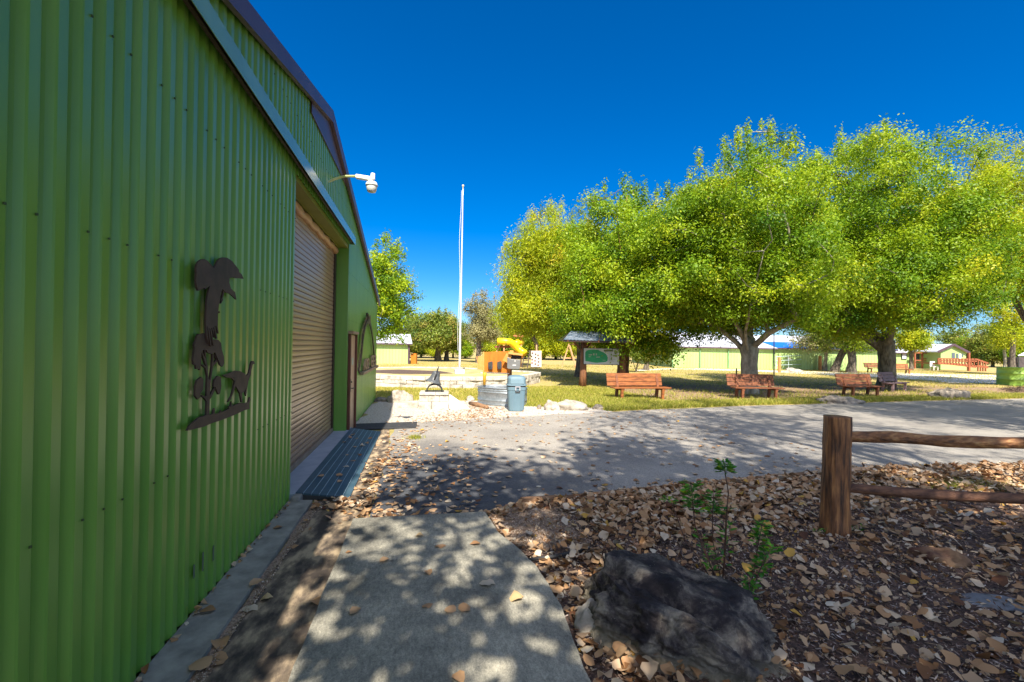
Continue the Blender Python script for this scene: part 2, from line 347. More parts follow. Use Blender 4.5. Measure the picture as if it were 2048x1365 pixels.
def asphalt_mat():
    m = bpy.data.materials.new('old asphalt'); m.use_nodes = True; t = m.node_tree; n = t.nodes; L = t.links
    b = n['Principled BSDF']; b.inputs['Roughness'].default_value = 0.85; b.inputs['Specular IOR Level'].default_value = 0.25
    tc = n.new('ShaderNodeTexCoord')
    a = n.new('ShaderNodeTexNoise'); a.inputs['Scale'].default_value = 0.9; a.inputs['Detail'].default_value = 7; L.new(tc.outputs['Object'], a.inputs['Vector'])
    ra = ramp_node(t, [(0.3, (0.22, 0.205, 0.185)), (0.7, (0.35, 0.325, 0.285))]); L.new(a.outputs['Fac'], ra.inputs[0])
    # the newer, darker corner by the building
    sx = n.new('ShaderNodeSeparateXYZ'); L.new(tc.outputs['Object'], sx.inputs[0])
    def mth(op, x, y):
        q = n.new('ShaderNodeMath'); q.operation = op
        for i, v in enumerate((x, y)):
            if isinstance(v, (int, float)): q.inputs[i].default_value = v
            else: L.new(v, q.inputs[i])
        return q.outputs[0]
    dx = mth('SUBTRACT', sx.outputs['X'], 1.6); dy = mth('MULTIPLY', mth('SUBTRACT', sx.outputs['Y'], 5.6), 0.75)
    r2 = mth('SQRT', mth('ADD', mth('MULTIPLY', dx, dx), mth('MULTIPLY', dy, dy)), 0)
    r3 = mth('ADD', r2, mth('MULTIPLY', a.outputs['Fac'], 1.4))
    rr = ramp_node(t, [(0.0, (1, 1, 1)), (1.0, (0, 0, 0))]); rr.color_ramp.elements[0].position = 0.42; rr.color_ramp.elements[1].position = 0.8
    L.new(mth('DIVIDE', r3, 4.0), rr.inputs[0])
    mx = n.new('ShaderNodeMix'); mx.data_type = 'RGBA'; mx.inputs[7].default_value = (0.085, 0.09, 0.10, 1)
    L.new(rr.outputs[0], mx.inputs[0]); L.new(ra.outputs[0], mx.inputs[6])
    v = n.new('ShaderNodeTexVoronoi'); v.inputs['Scale'].default_value = 70; L.new(tc.outputs['Object'], v.inputs['Vector'])
    rv = ramp_node(t, [(0.0, (0.55, 0.55, 0.55)), (1.0, (1.35, 1.33, 1.28))]); L.new(v.outputs['Color'], rv.inputs[0])
    ml = n.new('ShaderNodeMix'); ml.data_type = 'RGBA'; ml.blend_type = 'MULTIPLY'; ml.inputs[0].default_value = 0.75
    L.new(mx.outputs[2], ml.inputs[6]); L.new(rv.outputs[0], ml.inputs[7]); L.new(ml.outputs[2], b.inputs['Base Color'])
    bp = n.new('ShaderNodeBump'); bp.inputs['Strength'].default_value = 0.5; bp.inputs['Distance'].default_value = 0.006
    L.new(v.outputs['Distance'], bp.inputs['Height']); L.new(bp.outputs[0], b.inputs['Normal'])
    return m
ASPH = asphalt_mat()
road_far = [(0.85, 10.9), (2.16, 11.2), (3.9, 11.75), (5.7, 12.15), (9, 12.85), (12.4, 13.45), (16.8, 13.95), (22, 14.6), (27, 15.1), (40, 16.3), (70, 19.5)]
road_near = [(70, 4.5), (40, 4.8), (20, 5.3), (11.6, 5.85), (8.6, 6.0), (5.6, 5.65), (4.2, 5.45), (2.6, 5.15), (2.2, 4.9), (0.95, 4.93)]
sheet('road', road_far + road_near, 0.010, ASPH, jitter=0.06, seed=3, sub=0.35)
# limestone gravel in front of the far end of the building and round the tank
GRAVEL = mat('crushed limestone', (0.30, 0.25, 0.19), (0.64, 0.58, 0.50), scale=28, rough=0.95, bump=1.0, bscale=45, bdist=0.03, c3=(0.50, 0.44, 0.36), lo=0.34, hi=0.6)
sheet('gravel_strip', [(0.0, 10.2), (1.4, 10.6), (2.3, 11.1), (4.4, 11.7), (6.6, 12.1), (7.2, 13.2), (5.6, 14.4), (3.2, 15.2), (1.2, 15.9), (0.0, 16.2)], 0.006, GRAVEL, jitter=0.15, seed=5)
PEA = mat('pea gravel', (0.20, 0.13, 0.085), (0.46, 0.34, 0.24), scale=60, rough=0.95, bump=1.0, bscale=75, bdist=0.02)
MULCHM = mat('dark shredded mulch', (0.045, 0.030, 0.024), (0.17, 0.105, 0.075), scale=22, rough=1.0, bump=1.0, bscale=40, bdist=0.03, c3=(0.10, 0.065, 0.05))
# mulch bed: a real, gently uneven surface
def bed_z(x, y):
    e = min(1.0, max(0.0, (x - 2.35) / 0.8)) * min(1.0, max(0.0, (road_y(x) - y) / 0.5))
    return 0.015 + e * (0.05 + 0.05 * mnoise.noise(Vector((x * 0.7, y * 0.7, 3.1))) + 0.03 * mnoise.noise(Vector((x * 2.6, y * 2.6, 1.7))))
_rn = sorted(road_near)
def road_y(x):
    for (x0, y0), (x1, y1) in zip(_rn, _rn[1:]):
        if x0 <= x <= x1: return y0 + (y1 - y0) * (x - x0) / (x1 - x0)
    return _rn[-1][1] if x > 10 else _rn[0][1]
_se = [(-6, 2.6), (0.0, 2.45), (1.6, 2.40), (2.4, 2.37), (3.0, 2.43), (3.58, 2.40), (4.0, 2.30), (4.3, 2.20), (4.84, 2.15)]
def slab_edge(y):
    for (y0, x0), (y1, x1) in zip(_se, _se[1:]):
        if y0 <= y <= y1: return x0 + (x1 - x0) * (y - y0) / (y1 - y0)
    return 2.15
def make_bed():
    mb = MB(); nx, ny = 130, 80; idx = {}
    for j in range(ny + 1):
        v = j / ny
        for i in range(nx + 1):
            u = (i / nx) ** 1.5
            y0 = -7.0; x = 2.1 + u * 30; y1 = road_y(x) - 0.02
            y = y0 + (y1 - y0) * (1 - (1 - v) ** 1.3)
            x2 = max(x, slab_edge(y) - 0.02) if i == 0 else x
            mb.v.append((x2, y, bed_z(x2, y)))
    for j in range(ny):
        for i in range(nx):
            k = j * (nx + 1) + i; mb.f.append((k, k + 1, k + nx + 2, k + nx + 1))
    o = mb.build('mulch_bed', MULCHM, smooth=True); o['kind'] = 'structure'
make_bed()
pg = [gnd(a, b) for a, b in ((975, 1035), (1042, 1014), (1110, 1012), (1200, 1010), (1190, 1060), (1160, 1095), (1080, 1112), (1010, 1085))]
sheet('pea_gravel', [(p.x, p.y) for p in pg], 0.048, PEA, jitter=0.05, seed=8, sub=0.15, thick=0.04)
# concrete walk slab with its curved right edge
slab = [(0.79, -6), (2.6, -6)] + [(x, y) for y, x in _se[1:]] + [(0.80, 4.84)]
CONC = conc_mat(); sl_ = sheet('sidewalk', slab, 0.075, CONC, thick=0.09, jitter=0.006, sub=0.12); 
bv = sl_.modifiers.new('bevel', 'BEVEL'); bv.width = 0.012; bv.segments = 2
sheet('gutter', [(0.30, -6), (0.785, -6), (0.785, 4.9), (0.93, 5.3), (0.94, 8), (0.8, 10.1), (0.62, 10.1), (0.62, 5.66), (0.30, 5.60)], 0.016, GUTTER)
sheet('footing', [(0.0, -6), (0.27, -6), (0.26, 5.55), (0.0, 5.58)], 0.05, CONCP, thick=0.05)
sheet('footing_gravel', [(0.272, -6), (0.31, -6), (0.32, 2.0), (0.34, 4.2), (0.38, 5.5), (0.272, 5.5)], 0.022, PEA, jitter=0.015, seed=4, sub=0.2)
sheet('door_apron', [(-0.30, 5.60), (0.05, 5.60), (0.05, 9.92), (-0.30, 9.92)], 0.11, APRON, thick=0.11)
# the small concrete end under the door apron
ft = MB().box(0.03, 0.13, 5.52, 5.68, 0.0, 0.10).build('apron_footing', CONCP, bevel=0.02); ft['kind'] = 'structure'
# pale track behind the benches and the drive beyond
CAL = mat('pale caliche track', (0.58, 0.52, 0.44), (0.76, 0.71, 0.64), scale=3, rough=0.95, bump=0.4, bscale=20)
def pxpoly(l): return [(p.x, p.y) for p in (gnd(a, b) for a, b in l)]
sheet('track', pxpoly([(1270, 740), (1345, 736.5), (1480, 739), (1700, 746), (1790, 746), (1860, 748), (2048, 752), (2300, 758), (2300, 776), (2048, 769), (1900, 766), (1800, 757), (1640, 750), (1480, 742.5), (1345, 739.5), (1270, 742.5)]), 0.008, CAL, jitter=0.0)
DIRT = mat('leaf strewn dirt', (0.16, 0.10, 0.055), (0.40, 0.28, 0.16), scale=7, rough=1.0, bump=0.8, bscale=30, c3=(0.27, 0.18, 0.10))
sheet('bare_dirt', [(9.5, 16.2), (11, 14.6), (14, 14.2), (20, 14.9), (26, 15.9), (33, 17), (36, 19.5), (33, 21.5), (27, 22.5), (21, 22.5), (15, 21.5), (11, 21), (9, 19)], 0.005, DIRT, jitter=0.5, seed=12, sub=0.7)

# ================================================================== THE MAIN BUILDING
YN, YF, YR, ZR, SL = -0.85, 15.5, 7.31, 5.30, 0.252
def rake(y): return ZR - SL * abs(y - YR)
bld = thing('metal_building', (0, YR, 0), 0, 'large green corrugated metal building with brown roll-up door, in shade on the left', 'building')
PIT = 0.1365
prof = [(0.0, 0.0), (0.050, -0.001), (0.054, -0.003), (0.064, -0.028), (0.070, -0.030), (0.090, -0.029), (0.104, -0.022), (0.126, -0.004), (0.1355, 0.0)]   # (dy, x)
def corr(mb, y0, y1, z0f, z1f):
    ys = []
    k = math.floor((y0 - YN) / PIT) - 1
    while True:
        base = YN + k * PIT
        if base > y1: break
        for dy, x in prof:
            y = base + dy
            if y0 < y < y1: ys.append((y, x))
        k += 1
    ys = [(y0, -0.01)] + ys + [(y1, -0.01)]
    if y0 < YR < y1: ys.append((YR, -0.01)); ys.sort()
    n0 = len(mb.v)
    for y, x in ys:
        mb.v.append((x, y, z0f(y))); mb.v.append((x, y, z1f(y)))
    for i in range(len(ys) - 1):
        mb.f.append((n0 + 2 * i, n0 + 2 * i + 2, n0 + 2 * i + 3, n0 + 2 * i + 1))
DY0, DY1, DZ = 5.62, 9.52, 3.80
mb = MB(); top = lambda y: rake(y) - 0.02
corr(mb, YN, DY0, lambda y: 0.045, top); corr(mb, DY0, DY1, lambda y: DZ, top); corr(mb, DY1, YF, lambda y: 0.03, top)
wallo = mb.build('wall', GREEN, bld)
mb = MB()     # remaining walls, plain
mb.box(-20, -0.03, YF - 0.03, YF, 0, rake(YF) - 0.02); mb.box(-20, -0.03, YN, YN + 0.03, 0, rake(YN) - 0.02); mb.box(-20.0, -19.97, YN, YF, 0, 3.2)
mb.build('side_wall', GREEN, bld)
mb = MB()
for y0, y1 in ((YN - 0.12, YR), (YR, YF + 0.12)):
    mb.prism([(0.02, y0, rake(y0)), (0.02, y1, rake(y1)), (0.02, y1, rake(y1) + 0.05), (0.02, y0, rake(y0) + 0.05)], (-20.2, 0, 0))
mb.build('roof', ROOFW, bld)
mb = MB()     # rake trim
for y0, y1 in ((YN - 0.14, YR), (YR, YF + 0.14)):
    mb.prism([(0.022, y0, rake(y0) - 0.10), (0.022, y1, rake(y1) - 0.10), (0.022, y1, rake(y1) + 0.075), (0.022, y0, rake(y0) + 0.075)], (0.05, 0, 0))
mb.build('rake_trim', PURPLE, bld)
mb = MB()     # bronze infill panel below the peak
mb.prism([(0.004, 6.22, 4.79), (0.004, 8.95, 4.79), (0.004, YR, rake(YR) - 0.09), (0.004, 6.22, rake(6.22) - 0.09)], (0.014, 0, 0))
mb.build('gable_panel', PURPLE, bld)
mb = MB()     # hood flashing of the sliding track
yA, yB = -0.8, 9.62
mb.prism([(0.002, yA, 4.03), (0.10, yA, 3.985), (0.104, yA, 3.83), (0.098, yA, 3.83), (0.094, yA, 3.975), (0.002, yA, 4.015)], (0, yB - yA, 0))
mb.box(0.002, 0.10, yB, yB + 0.005, 3.84, 3.99)
mb.build('track_hood', FLASH, bld)
mb = MB().box(0.02, 0.05, yA, yB - 0.05, 3.87, 3.95)
mb.build('door_track', DKBROWN, bld)
# door recess
mb = MB().box(-0.32, -0.012, DY1 - 0.001, DY1 + 0.12, 0.11, DZ + 0.05); mb.build('jamb', GREEN, bld)
MB().box(-0.30, -0.012, DY0 - 0.06, DY0, 0.11, DZ + 0.05).build('jamb', GREEN, bld)
mb = MB(); mb.box(-0.32, -0.022, DY0 + 0.001, DY1 - 0.001, DZ - 0.06, DZ + 0.02); mb.box(-0.20, -0.188, DY0 + 0.002, DY1 - 0.002, DZ - 0.075, DZ - 0.06)
mb.build('soffit', mat('bounce tinted soffit', (0.16, 0.17, 0.02), (0.20, 0.21, 0.03), scale=4, rough=0.5), bld)  # yellow of light reflected onto the soffit is put into its colour
# curtain of the roll-up door
rd = thing('roll_up_door', (0, 0, 0)); rd.parent = bld; rd.location = (-0.27, DY0 - YR, 0)
mb = MB(); z = 0.115; sh = 0.077; pts = []
while z < 3.62:
    pts += [(-0.006, z), (0.012, z + 0.010), (0.014, z + 0.04), (0.012, z + 0.066), (-0.006, z + sh - 0.003)]; z += sh
for i, (x, zz) in enumerate(pts): mb.v += [(-0.27 + x, DY0 + 0.002, zz), (-0.27 + x, DY1 - 0.08, zz)]
for i in range(len(pts) - 1): mb.f.append((2 * i, 2 * i + 1, 2 * i + 3, 2 * i + 2))
cu = mb.build('curtain', TAN, rd, smooth=False)
mb = MB().box(-0.262, -0.235, DY1 - 0.16, DY1 - 0.004, 0.11, 3.7); mb.build('guide_rail', DKBROWN, rd)
mb = MB(); N = 40; hp = []
for i in range(N + 1):
    y = DY0 + 0.003 + (DY1 - DY0 - 0.15) * i / N; hp.append((-0.235, y, 3.66 + 0.012 * math.sin(i * 0.9) + 0.008 * math.sin(i * 2.3)))
mb.tube(hp, [0.055 + 0.008 * math.sin(i * 1.3) for i in range(N + 1)], 10); mb.build('hood_seal', mat('orange tan vinyl', (0.40, 0.22, 0.10), (0.46, 0.26, 0.12), scale=5, rough=0.45), rd, smooth=True)
MB().box(-0.262, -0.225, DY0 + 0.01, DY1 - 0.09, 0.112, 0.19).build('bottom_bar', mat('grey tan bar', (0.20, 0.15, 0.11), (0.26, 0.20, 0.15), scale=4), rd)
# walk door
wd = thing('door', (0, 0, 0)); wd.parent = bld; wd.location = (0.02, 10.03 - YR, 0)
MB().box(0.004, 0.03, 9.70, 10.34, 0.03, 2.02).build('door_leaf', mat('tan steel door', (0.42, 0.27, 0.17), (0.46, 0.30, 0.19), scale=2, rough=0.5), wd)
mb = MB(); mb.box(0.002, 0.075, 10.342, 10.40, 0.03, 2.04); mb.box(0.002, 0.05, 9.60, 9.695, 0.03, 2.04)
mb.build('door_frame', mat('brown door frame', (0.10, 0.035, 0.02), (0.14, 0.05, 0.03), scale=3), wd)
MB().box(0.002, 0.10, 9.58, 10.42, 2.045, 2.10).build('door_cap', PLAQUE, wd)
mb = MB().box(0.031, 0.042, 9.76, 9.83, 0.86, 1.12); mb.tube([(0.04, 9.80, 0.93), (0.085, 9.80, 0.93), (0.085, 9.92, 0.93)], 0.012, 6); mb.tube([(0.04, 9.795, 1.06), (0.06, 9.795, 1.06)], 0.022, 8)
mb.build('door_handle', DKPL, wd)
MB().box(0.031, 0.035, 9.92, 10.12, 1.40, 1.55).build('door_sign', mat('pale sign', (0.4, 0.45, 0.36)), wd)
# screws in rows
mb = MB(); 
for zrow in (1.05, 2.32, 3.27, 4.45):
    y = YN + 0.04
    k = 0
    while y < YF - 0.2:
        yy = y + k * 0.2 * 0
        if not (DY0 < y < DY1 and zrow < DZ) and zrow < rake(y) - 0.2 and not (9.5 < y < 10.5 and zrow < 2.2) and not (3.1 < y < 4.5 and zrow < 2.6) and k % 4 in (0, 1, 3):
            mb.obox((0.004, y, zrow), (1, 0, 0), (0, 1, 0), (0, 0, 1), 0.003, 0.0045, 0.0045)
        y += PIT; k += 1
mb.build('wall_screws', mat('dark screw', (0.05, 0.085, 0.03)), bld)['kind'] = 'stuff'
# scrape marks near the ground
for px_, py_, h in ((386, 1145, 0.09), (404, 1125, 0.13), (425, 1108, 0.11)):
    p = wal(px_, py_); MB().box(0.0012, 0.0016, p.y, p.y + 0.022, p.z - h / 2, p.z + h / 2).build('scuff_mark', mat('grey scuff', (0.10, 0.14, 0.10)), bld)

# ------------------------------------------------------------------ wall sculptures (cut steel plates standing off the wall)
def plate(pts, x=0.05, th=0.012, parent=None, name='plate', m=RUST):
    P = [wal(a, b, x) for a, b in pts]
    return MB().prism(P, (-th, 0, 0)).build(name, m, parent)
def zp(ox, oy, s, l): return [(ox + a / s, oy + b / s) for a, b in l]
BX = (370, 500, 6.823)   # crop of the upper sculpture
bird = thing('wall_sculpture', wal(437, 600, 0.05), 0, 'dark steel cutout of a flying long-tailed bird on the green wall, above the tree cutout', 'wall sculpture', 'steel cutouts on the green wall')
body = zp(*BX, [(345, 490), (275, 540), (268, 515), (200, 555), (185, 560), (165, 510), (152, 420), (160, 320), (155, 260), (165, 205), (190, 160), (225, 135), (265, 127), (310, 150), (345, 190), (400, 250), (430, 195), (455, 145), (490, 118), (530, 104), (575, 108), (610, 130), (650, 160), (675, 195), (705, 230), (735, 270), (740, 305), (775, 335), (803, 398), (745, 388), (700, 390), (655, 375), (610, 390), (605, 450), (630, 530), (685, 580), (703, 680), (640, 620), (615, 600), (560, 585), (515, 535), (490, 590), (480, 680), (462, 780), (452, 880), (448, 1040), (460, 1145), (450, 1130), (432, 1040), (412, 1040), (425, 1120), (442, 1210), (430, 1215), (398, 1060), (385, 1055), (400, 1180), (405, 1200), (370, 1065), (358, 1065), (380, 1200), (400, 1310), (388, 1300), (345, 1080), (332, 1060), (350, 1220), (362, 1320), (350, 1310), (315, 1060), (300, 1030), (315, 1180), (322, 1285), (300, 1180), (288, 1030), (290, 900), (300, 700), (325, 560)])
plate(body, 0.055, parent=bird, name='bird_plate')
plate(zp(*BX, [(525, 560), (540, 565), (515, 660), (522, 690), (490, 735), (505, 690), (487, 690), (508, 655)]), 0.05, parent=bird, name='leg')
for a, b in ((300, 300), (560, 300), (380, 850)):
    p = wal(BX[0] + a / BX[2], BX[1] + b / BX[2], 0.0); MB().tube([(-0.02, p.y, p.z), (0.044, p.y - 0.002, p.z)], 0.008, 6).build('standoff', RUST, bird)
TX = (360, 650, 6.205)
tree_s = thing('wall_sculpture', wal(420, 850, 0.04), 0, 'dark steel cutout of a tree and walking ostrich, below the flying bird cutout', 'wall sculpture', 'steel cutouts on the green wall')
plate(zp(*TX, [(90, 1315), (125, 1250), (175, 1205), (205, 1180), (235, 1150), (300, 1130), (345, 1115), (380, 1118), (410, 1105), (420, 1050), (435, 1035), (432, 1100), (490, 1100), (515, 1060), (510, 1090), (560, 1070), (610, 1040), (608, 1010), (625, 1020), (640, 950), (645, 1010), (700, 990), (760, 965), (815, 975), (850, 960), (868, 895), (878, 930), (862, 985), (865, 1045), (800, 1060), (700, 1110), (600, 1150), (500, 1190), (400, 1220), (300, 1265), (200, 1290), (120, 1310)]), 0.04, parent=tree_s, name='grass_strip')
plate(zp(*TX, [(328, 1120), (335, 950), (300, 905), (270, 885), (275, 872), (320, 890), (332, 880), (340, 640), (320, 540), (275, 500), (280, 490), (325, 515), (270, 350), (280, 340), (320, 420), (300, 300), (318, 305), (330, 440), (345, 520), (352, 660), (372, 690), (385, 600), (400, 480), (408, 360), (420, 360), (418, 480), (455, 430), (430, 380), (440, 360), (468, 430), (466, 455), (415, 515), (392, 640), (378, 720), (372, 880), (430, 770), (420, 740), (435, 735), (450, 775), (395, 895), (370, 930), (365, 1120)]), 0.035, parent=tree_s, name='trunk')
plate(zp(*TX, [(250, 565), (235, 545), (205, 550), (195, 500), (172, 490), (165, 440), (185, 290), (178, 250), (205, 190), (210, 150), (235, 115), (265, 120), (300, 105), (340, 112), (350, 150), (400, 190), (440, 180), (480, 190), (512, 230), (520, 310), (545, 390), (550, 480), (530, 520), (500, 500), (470, 420), (435, 340), (400, 365), (345, 345), (330, 310), (290, 310), (268, 350), (262, 480)]), 0.043, parent=tree_s, name='foliage')
plate(zp(*TX, [(225, 928), (190, 880), (195, 760), (215, 690), (265, 648), (292, 680), (290, 800), (255, 850), (250, 900)]), 0.04, parent=tree_s, name='foliage')
plate(zp(*TX, [(480, 865), (440, 770), (418, 765), (430, 690), (470, 632), (508, 650), (515, 760), (500, 850)]), 0.04, parent=tree_s, name='foliage')
ob = plate(zp(*TX, [(530, 625), (600, 610), (650, 585), (700, 570), (750, 575), (800, 605), (830, 632), (855, 600), (870, 540), (878, 490), (895, 450), (915, 448), (935, 485), (905, 490), (888, 560), (880, 620), (850, 700), (838, 760), (822, 885), (812, 850), (825, 780), (800, 830), (770, 850), (778, 960), (765, 960), (745, 850), (715, 790), (690, 760), (665, 840), (630, 930), (600, 960), (610, 930), (640, 880), (672, 760), (685, 700), (640, 660), (580, 655)]), 0.045, parent=tree_s, name='ostrich')
for a, b in ((230, 300), (750, 700), (450, 1140)):
    p = wal(TX[0] + a / TX[2], TX[1] + b / TX[2], 0.0); MB().tube([(-0.02, p.y, p.z), (0.034, p.y - 0.002, p.z)], 0.008, 6).build('standoff', RUST, tree_s)

# ------------------------------------------------------------------ arch sign
arch = thing('arch_sign', (0.05, 13.0, 1.1), 0, 'black steel arch sign with leafy edge and sandy letters beside the walk door', 'sign')
AX = (700, 610, 9.1)
outer = zp(*AX, [(160, 1215), (195, 1000), (215, 850), (228, 700), (245, 560), (265, 440), (290, 360), (315, 305), (345, 300), (375, 380), (395, 480), (412, 600), (425, 740), (438, 900), (447, 1120)])
mb = MB(); pp = [wal(a, b, 0.06) for a, b in outer]
for a, b in zip(pp, pp[1:]): mb.bar(a, b, 0.03, 0.11, (0, 1, 0) if abs((b - a).normalized().y) < 0.7 else (0, 0, 1))
mb.tube([wal(735, 643, 0.06), wal(734, 627, 0.06)], 0.03, 6); mb.build('arch', ARCHM, arch)
mb = MB(); rnd = random.Random(4)
for a, b in zip(pp[:8], pp[1:9]):
    for t in np.linspace(0, 1, 7):
        c = a.lerp(b, t); side = Vector((0, -1, 0.25)); c2 = c + side * rnd.uniform(0.08, 0.2)
        mb.obox(c2, (0, rnd.uniform(-1, 1), rnd.uniform(0.4, 1)), (0, 1, rnd.uniform(-.6, .2)), (1, 0, 0), rnd.uniform(0.05, 0.10), rnd.uniform(0.02, 0.05), 0.005)
for i in range(10):
    c = wal(737 + rnd.uniform(0, 4), 634 + i * 0.9, 0.06); mb.obox(c, (0, rnd.uniform(-1, 1), 1), (0, 1, -.2), (1, 0, 0), 0.07, 0.04, 0.005)
mb.build('leafy_edge', mat('brown leaf steel', (0.10, 0.075, 0.05), (0.16, 0.12, 0.08), scale=8), arch)
y0 = wal(719, 744).y; y1 = wal(750, 735).y
MB().box(0.01, 0.10, y0 - 0.05, y1 + 0.1, 1.10, 1.17).build('shelf', PLAQUE, arch)
def letters(word, yy0, yy1, z0, z1, name):
    cu = bpy.data.curves.new(name, 'FONT'); cu.body = word; cu.extrude = 0.012; cu.offset = 0.02
    tmp = bpy.data.objects.new(name, cu); C.objects.link(tmp)
    bpy.context.view_layer.update(); me = bpy.data.meshes.new_from_object(tmp.evaluated_get(bpy.context.evaluated_depsgraph_get()))
    bpy.data.objects.remove(tmp); xs = [v.co.x for v in me.vertices]; ys = [v.co.y for v in me.vertices]
    mx, Mx, my, My = min(xs), max(xs), min(ys), max(ys)
    for v in me.vertices:
        a = (v.co.x - mx) / (Mx - mx); b = (v.co.y - my) / (My - my)
        v.co = Vector((0.06 + v.co.z, yy0 + (yy1 - yy0) * a, z0 + (z1 - z0) * b)) - arch.location
    o = bpy.data.objects.new('letters', me); C.objects.link(o); me.materials.clear(); me.materials.append(PLAQUE); o.parent = arch
letters('AOD', y0 + 0.25, y0 + 1.45, 1.18, 1.47, 'w1'); letters('EEB', y0 + 1.95, y1 - 0.25, 1.18, 1.52, 'w2')

# ------------------------------------------------------------------ yard light
lamp = thing('yard_light', (0, 7.34, 4.28), 0, 'white barn light with frosted lens on a curved arm high above the roll-up door', 'lamp')
ap = [wal(655, 366, 0.0) + Vector((-0.03, 0, 0)), atd(671, 358, 7.45), atd(682, 354.5, 7.5), atd(690, 353, 7.52), atd(714, 353, 7.6)]
MB().tube(ap, 0.020, 10).build('arm', mat('green painted pipe', (0.40, 0.46, 0.14), (0.46, 0.5, 0.2), scale=6, rough=0.4), lamp, smooth=True)
a = atd(712, 353.5, 7.6); b = atd(746, 359, 7.62)
MB().bar(a, b, 0.09, 0.065).build('ballast_housing', WHITE, lamp, bevel=0.012)
p = atd(745.5, 360, 7.62)
MB().lathe([(0.0, 0.11), (0.032, 0.105), (0.037, 0.085), (0.035, 0.0)], 14, p).build('photocell', WHITE, lamp, smooth=True)
q = atd(743.5, 366, 7.62)
MB().lathe([(0.02, 0.03), (0.075, 0.01), (0.098, -0.03), (0.10, -0.05), (0.092, -0.055)], 20, q).build('collar', WHITE, lamp, smooth=True)
MB().lathe([(0.088, -0.05), (0.085, -0.09), (0.072, -0.145), (0.06, -0.155), (0.0, -0.158)], 20, q).build('lens', GLOBE, lamp, smooth=True)

# ------------------------------------------------------------------ ramp of planks at the door, door mat
rp = thing('threshold_ramp', (0.32, 7.7, 0), 0, 'low blue-grey slatted metal ramp littered with leaves along the roll-up door', 'ramp')
mb = MB(); nb_ = 7
def rz_(x): return 0.115 - (x - 0.06) * 0.14
for y0, y1 in ((5.64, 7.15), (7.155, 9.80)):
    x0 = 0.055
    for i in range(nb_):
        x1 = x0 + 0.079
        mb.prism([(x0, y0, rz_(x0)), (x1, y0, rz_(x1)), (x1, y0, rz_(x1) - 0.02), (x0, y0, rz_(x0) - 0.02)], (0, y1 - y0, 0)); x0 += 0.086
mb.build('planks', RAMPM, rp)
mb = MB()
for y0, y1 in ((5.65, 7.145), (7.16, 9.79)):
    for i in range(1, nb_):
        x = 0.055 + i * 0.086 - 0.0035; mb.box(x - 0.003, x + 0.003, y0, y1, rz_(x) - 0.018, rz_(x) + 0.003)
mb.build('ribs', mat('worn aluminium', (0.22, 0.33, 0.40), (0.30, 0.42, 0.5), scale=20, rough=0.4), rp)
for y in (5.645, 7.3, 9.6): MB().prism([(0.07, y, 0.09), (0.64, y, 0.015), (0.07, y, 0.015)], (0, 0.06, 0)).build('ramp_support', DKPL, rp)
mt = MB().prism([(0.0, 10.08, 0.012), (1.36, 10.22, 0.012), (1.38, 10.98, 0.012), (0.02, 10.80, 0.012)], (0, 0, 0.022)).build('door_mat', RUBBER, bevel=0.006)
tag(mt, 'black rubber mat lying on the ground before the tan walk door', 'mat')

# ================================================================== MIDDLE GROUND
# ---- raised stone ring with the flagpole
def ring_wall():
    # base line of the curved wall, read off the photograph, closed into a bean behind
    base = [gnd(a, b) for a, b in ((735, 772), (760, 774), (800, 776), (850, 777.5), (900, 778), (950, 778), (1000, 776), (1040, 773), (1066, 769), (1079, 766))]
    front = [(p.x, p.y) for p in base]
    x1, y1 = front[-1]; x0, y0 = front[0]
    back = [(x1 + 0.25, y1 + 0.8), (x1 - 0.1, y1 + 2.0), (x1 - 1.6, y1 + 3.4), (4.0, 28.2), (1.0, 28.6), (x0 - 1.5, 27), (x0 - 2.2, y0 + 2.5)]
    return front, back
front, back = ring_wall(); loop = front + back
H_ = 0.50
rw = thing('stone_planter', (3.0, 23.0, 0), 0, 'low curved planter of white limestone blocks around the flagpole', 'stone wall')
n = len(loop); cen = Vector((3.0, 23.5, 0)); mb = MB(); rnd = random.Random(7)
def along(loop, step):
    out = []; L_ = loop + [loop[0]]
    for a, b in zip(L_, L_[1:]):
        a = Vector((*a, 0)); b = Vector((*b, 0)); k = max(1, round((b - a).length / step))
        for i in range(k): out.append(a.lerp(b, i / k))
    return out
for row, (z0, z1) in enumerate(((0, 0.17), (0.175, 0.335), (0.34, 0.5))):
    pts = along(loop, 0.55 if row != 2 else 0.7)
    for i in range(len(pts)):
        a = pts[i]; b = pts[(i + 1) % len(pts)]; a2 = a.lerp(b, 0.012 + (0.5 if row == 1 else 0)); b2 = b.lerp(pts[(i + 2) % len(pts)], (0.5 if row == 1 else 0) - 0.012) if row == 1 else b.lerp(a, 0.012)
        d = (b2 - a2).normalized(); nn = Vector((d.y, -d.x, 0)); j = rnd.uniform(-0.02, 0.03) + (0.02 if row == 2 else 0)
        q = [a2 + nn * j, b2 + nn * j, b2 - nn * (0.3), a2 - nn * 0.3]
        mb.prism([(p.x, p.y, z0) for p in q], (0, 0, z1 - z0 + rnd.uniform(-0.006, 0.004)))
mb.build('stone_blocks', LIME, rw, bevel=0.012)
core = [Vector((*p, 0)) + (cen - Vector((*p, 0))).normalized() * 0.12 for p in loop]
MB().prism([(p.x, p.y, 0.0) for p in core], (0, 0, 0.44)).build('soil_fill', mat('dry tan soil', (0.34, 0.25, 0.13), (0.46, 0.36, 0.21), scale=1.4, rough=1.0, bump=0.5, bscale=12, c3=(0.36, 0.33, 0.12)), rw)
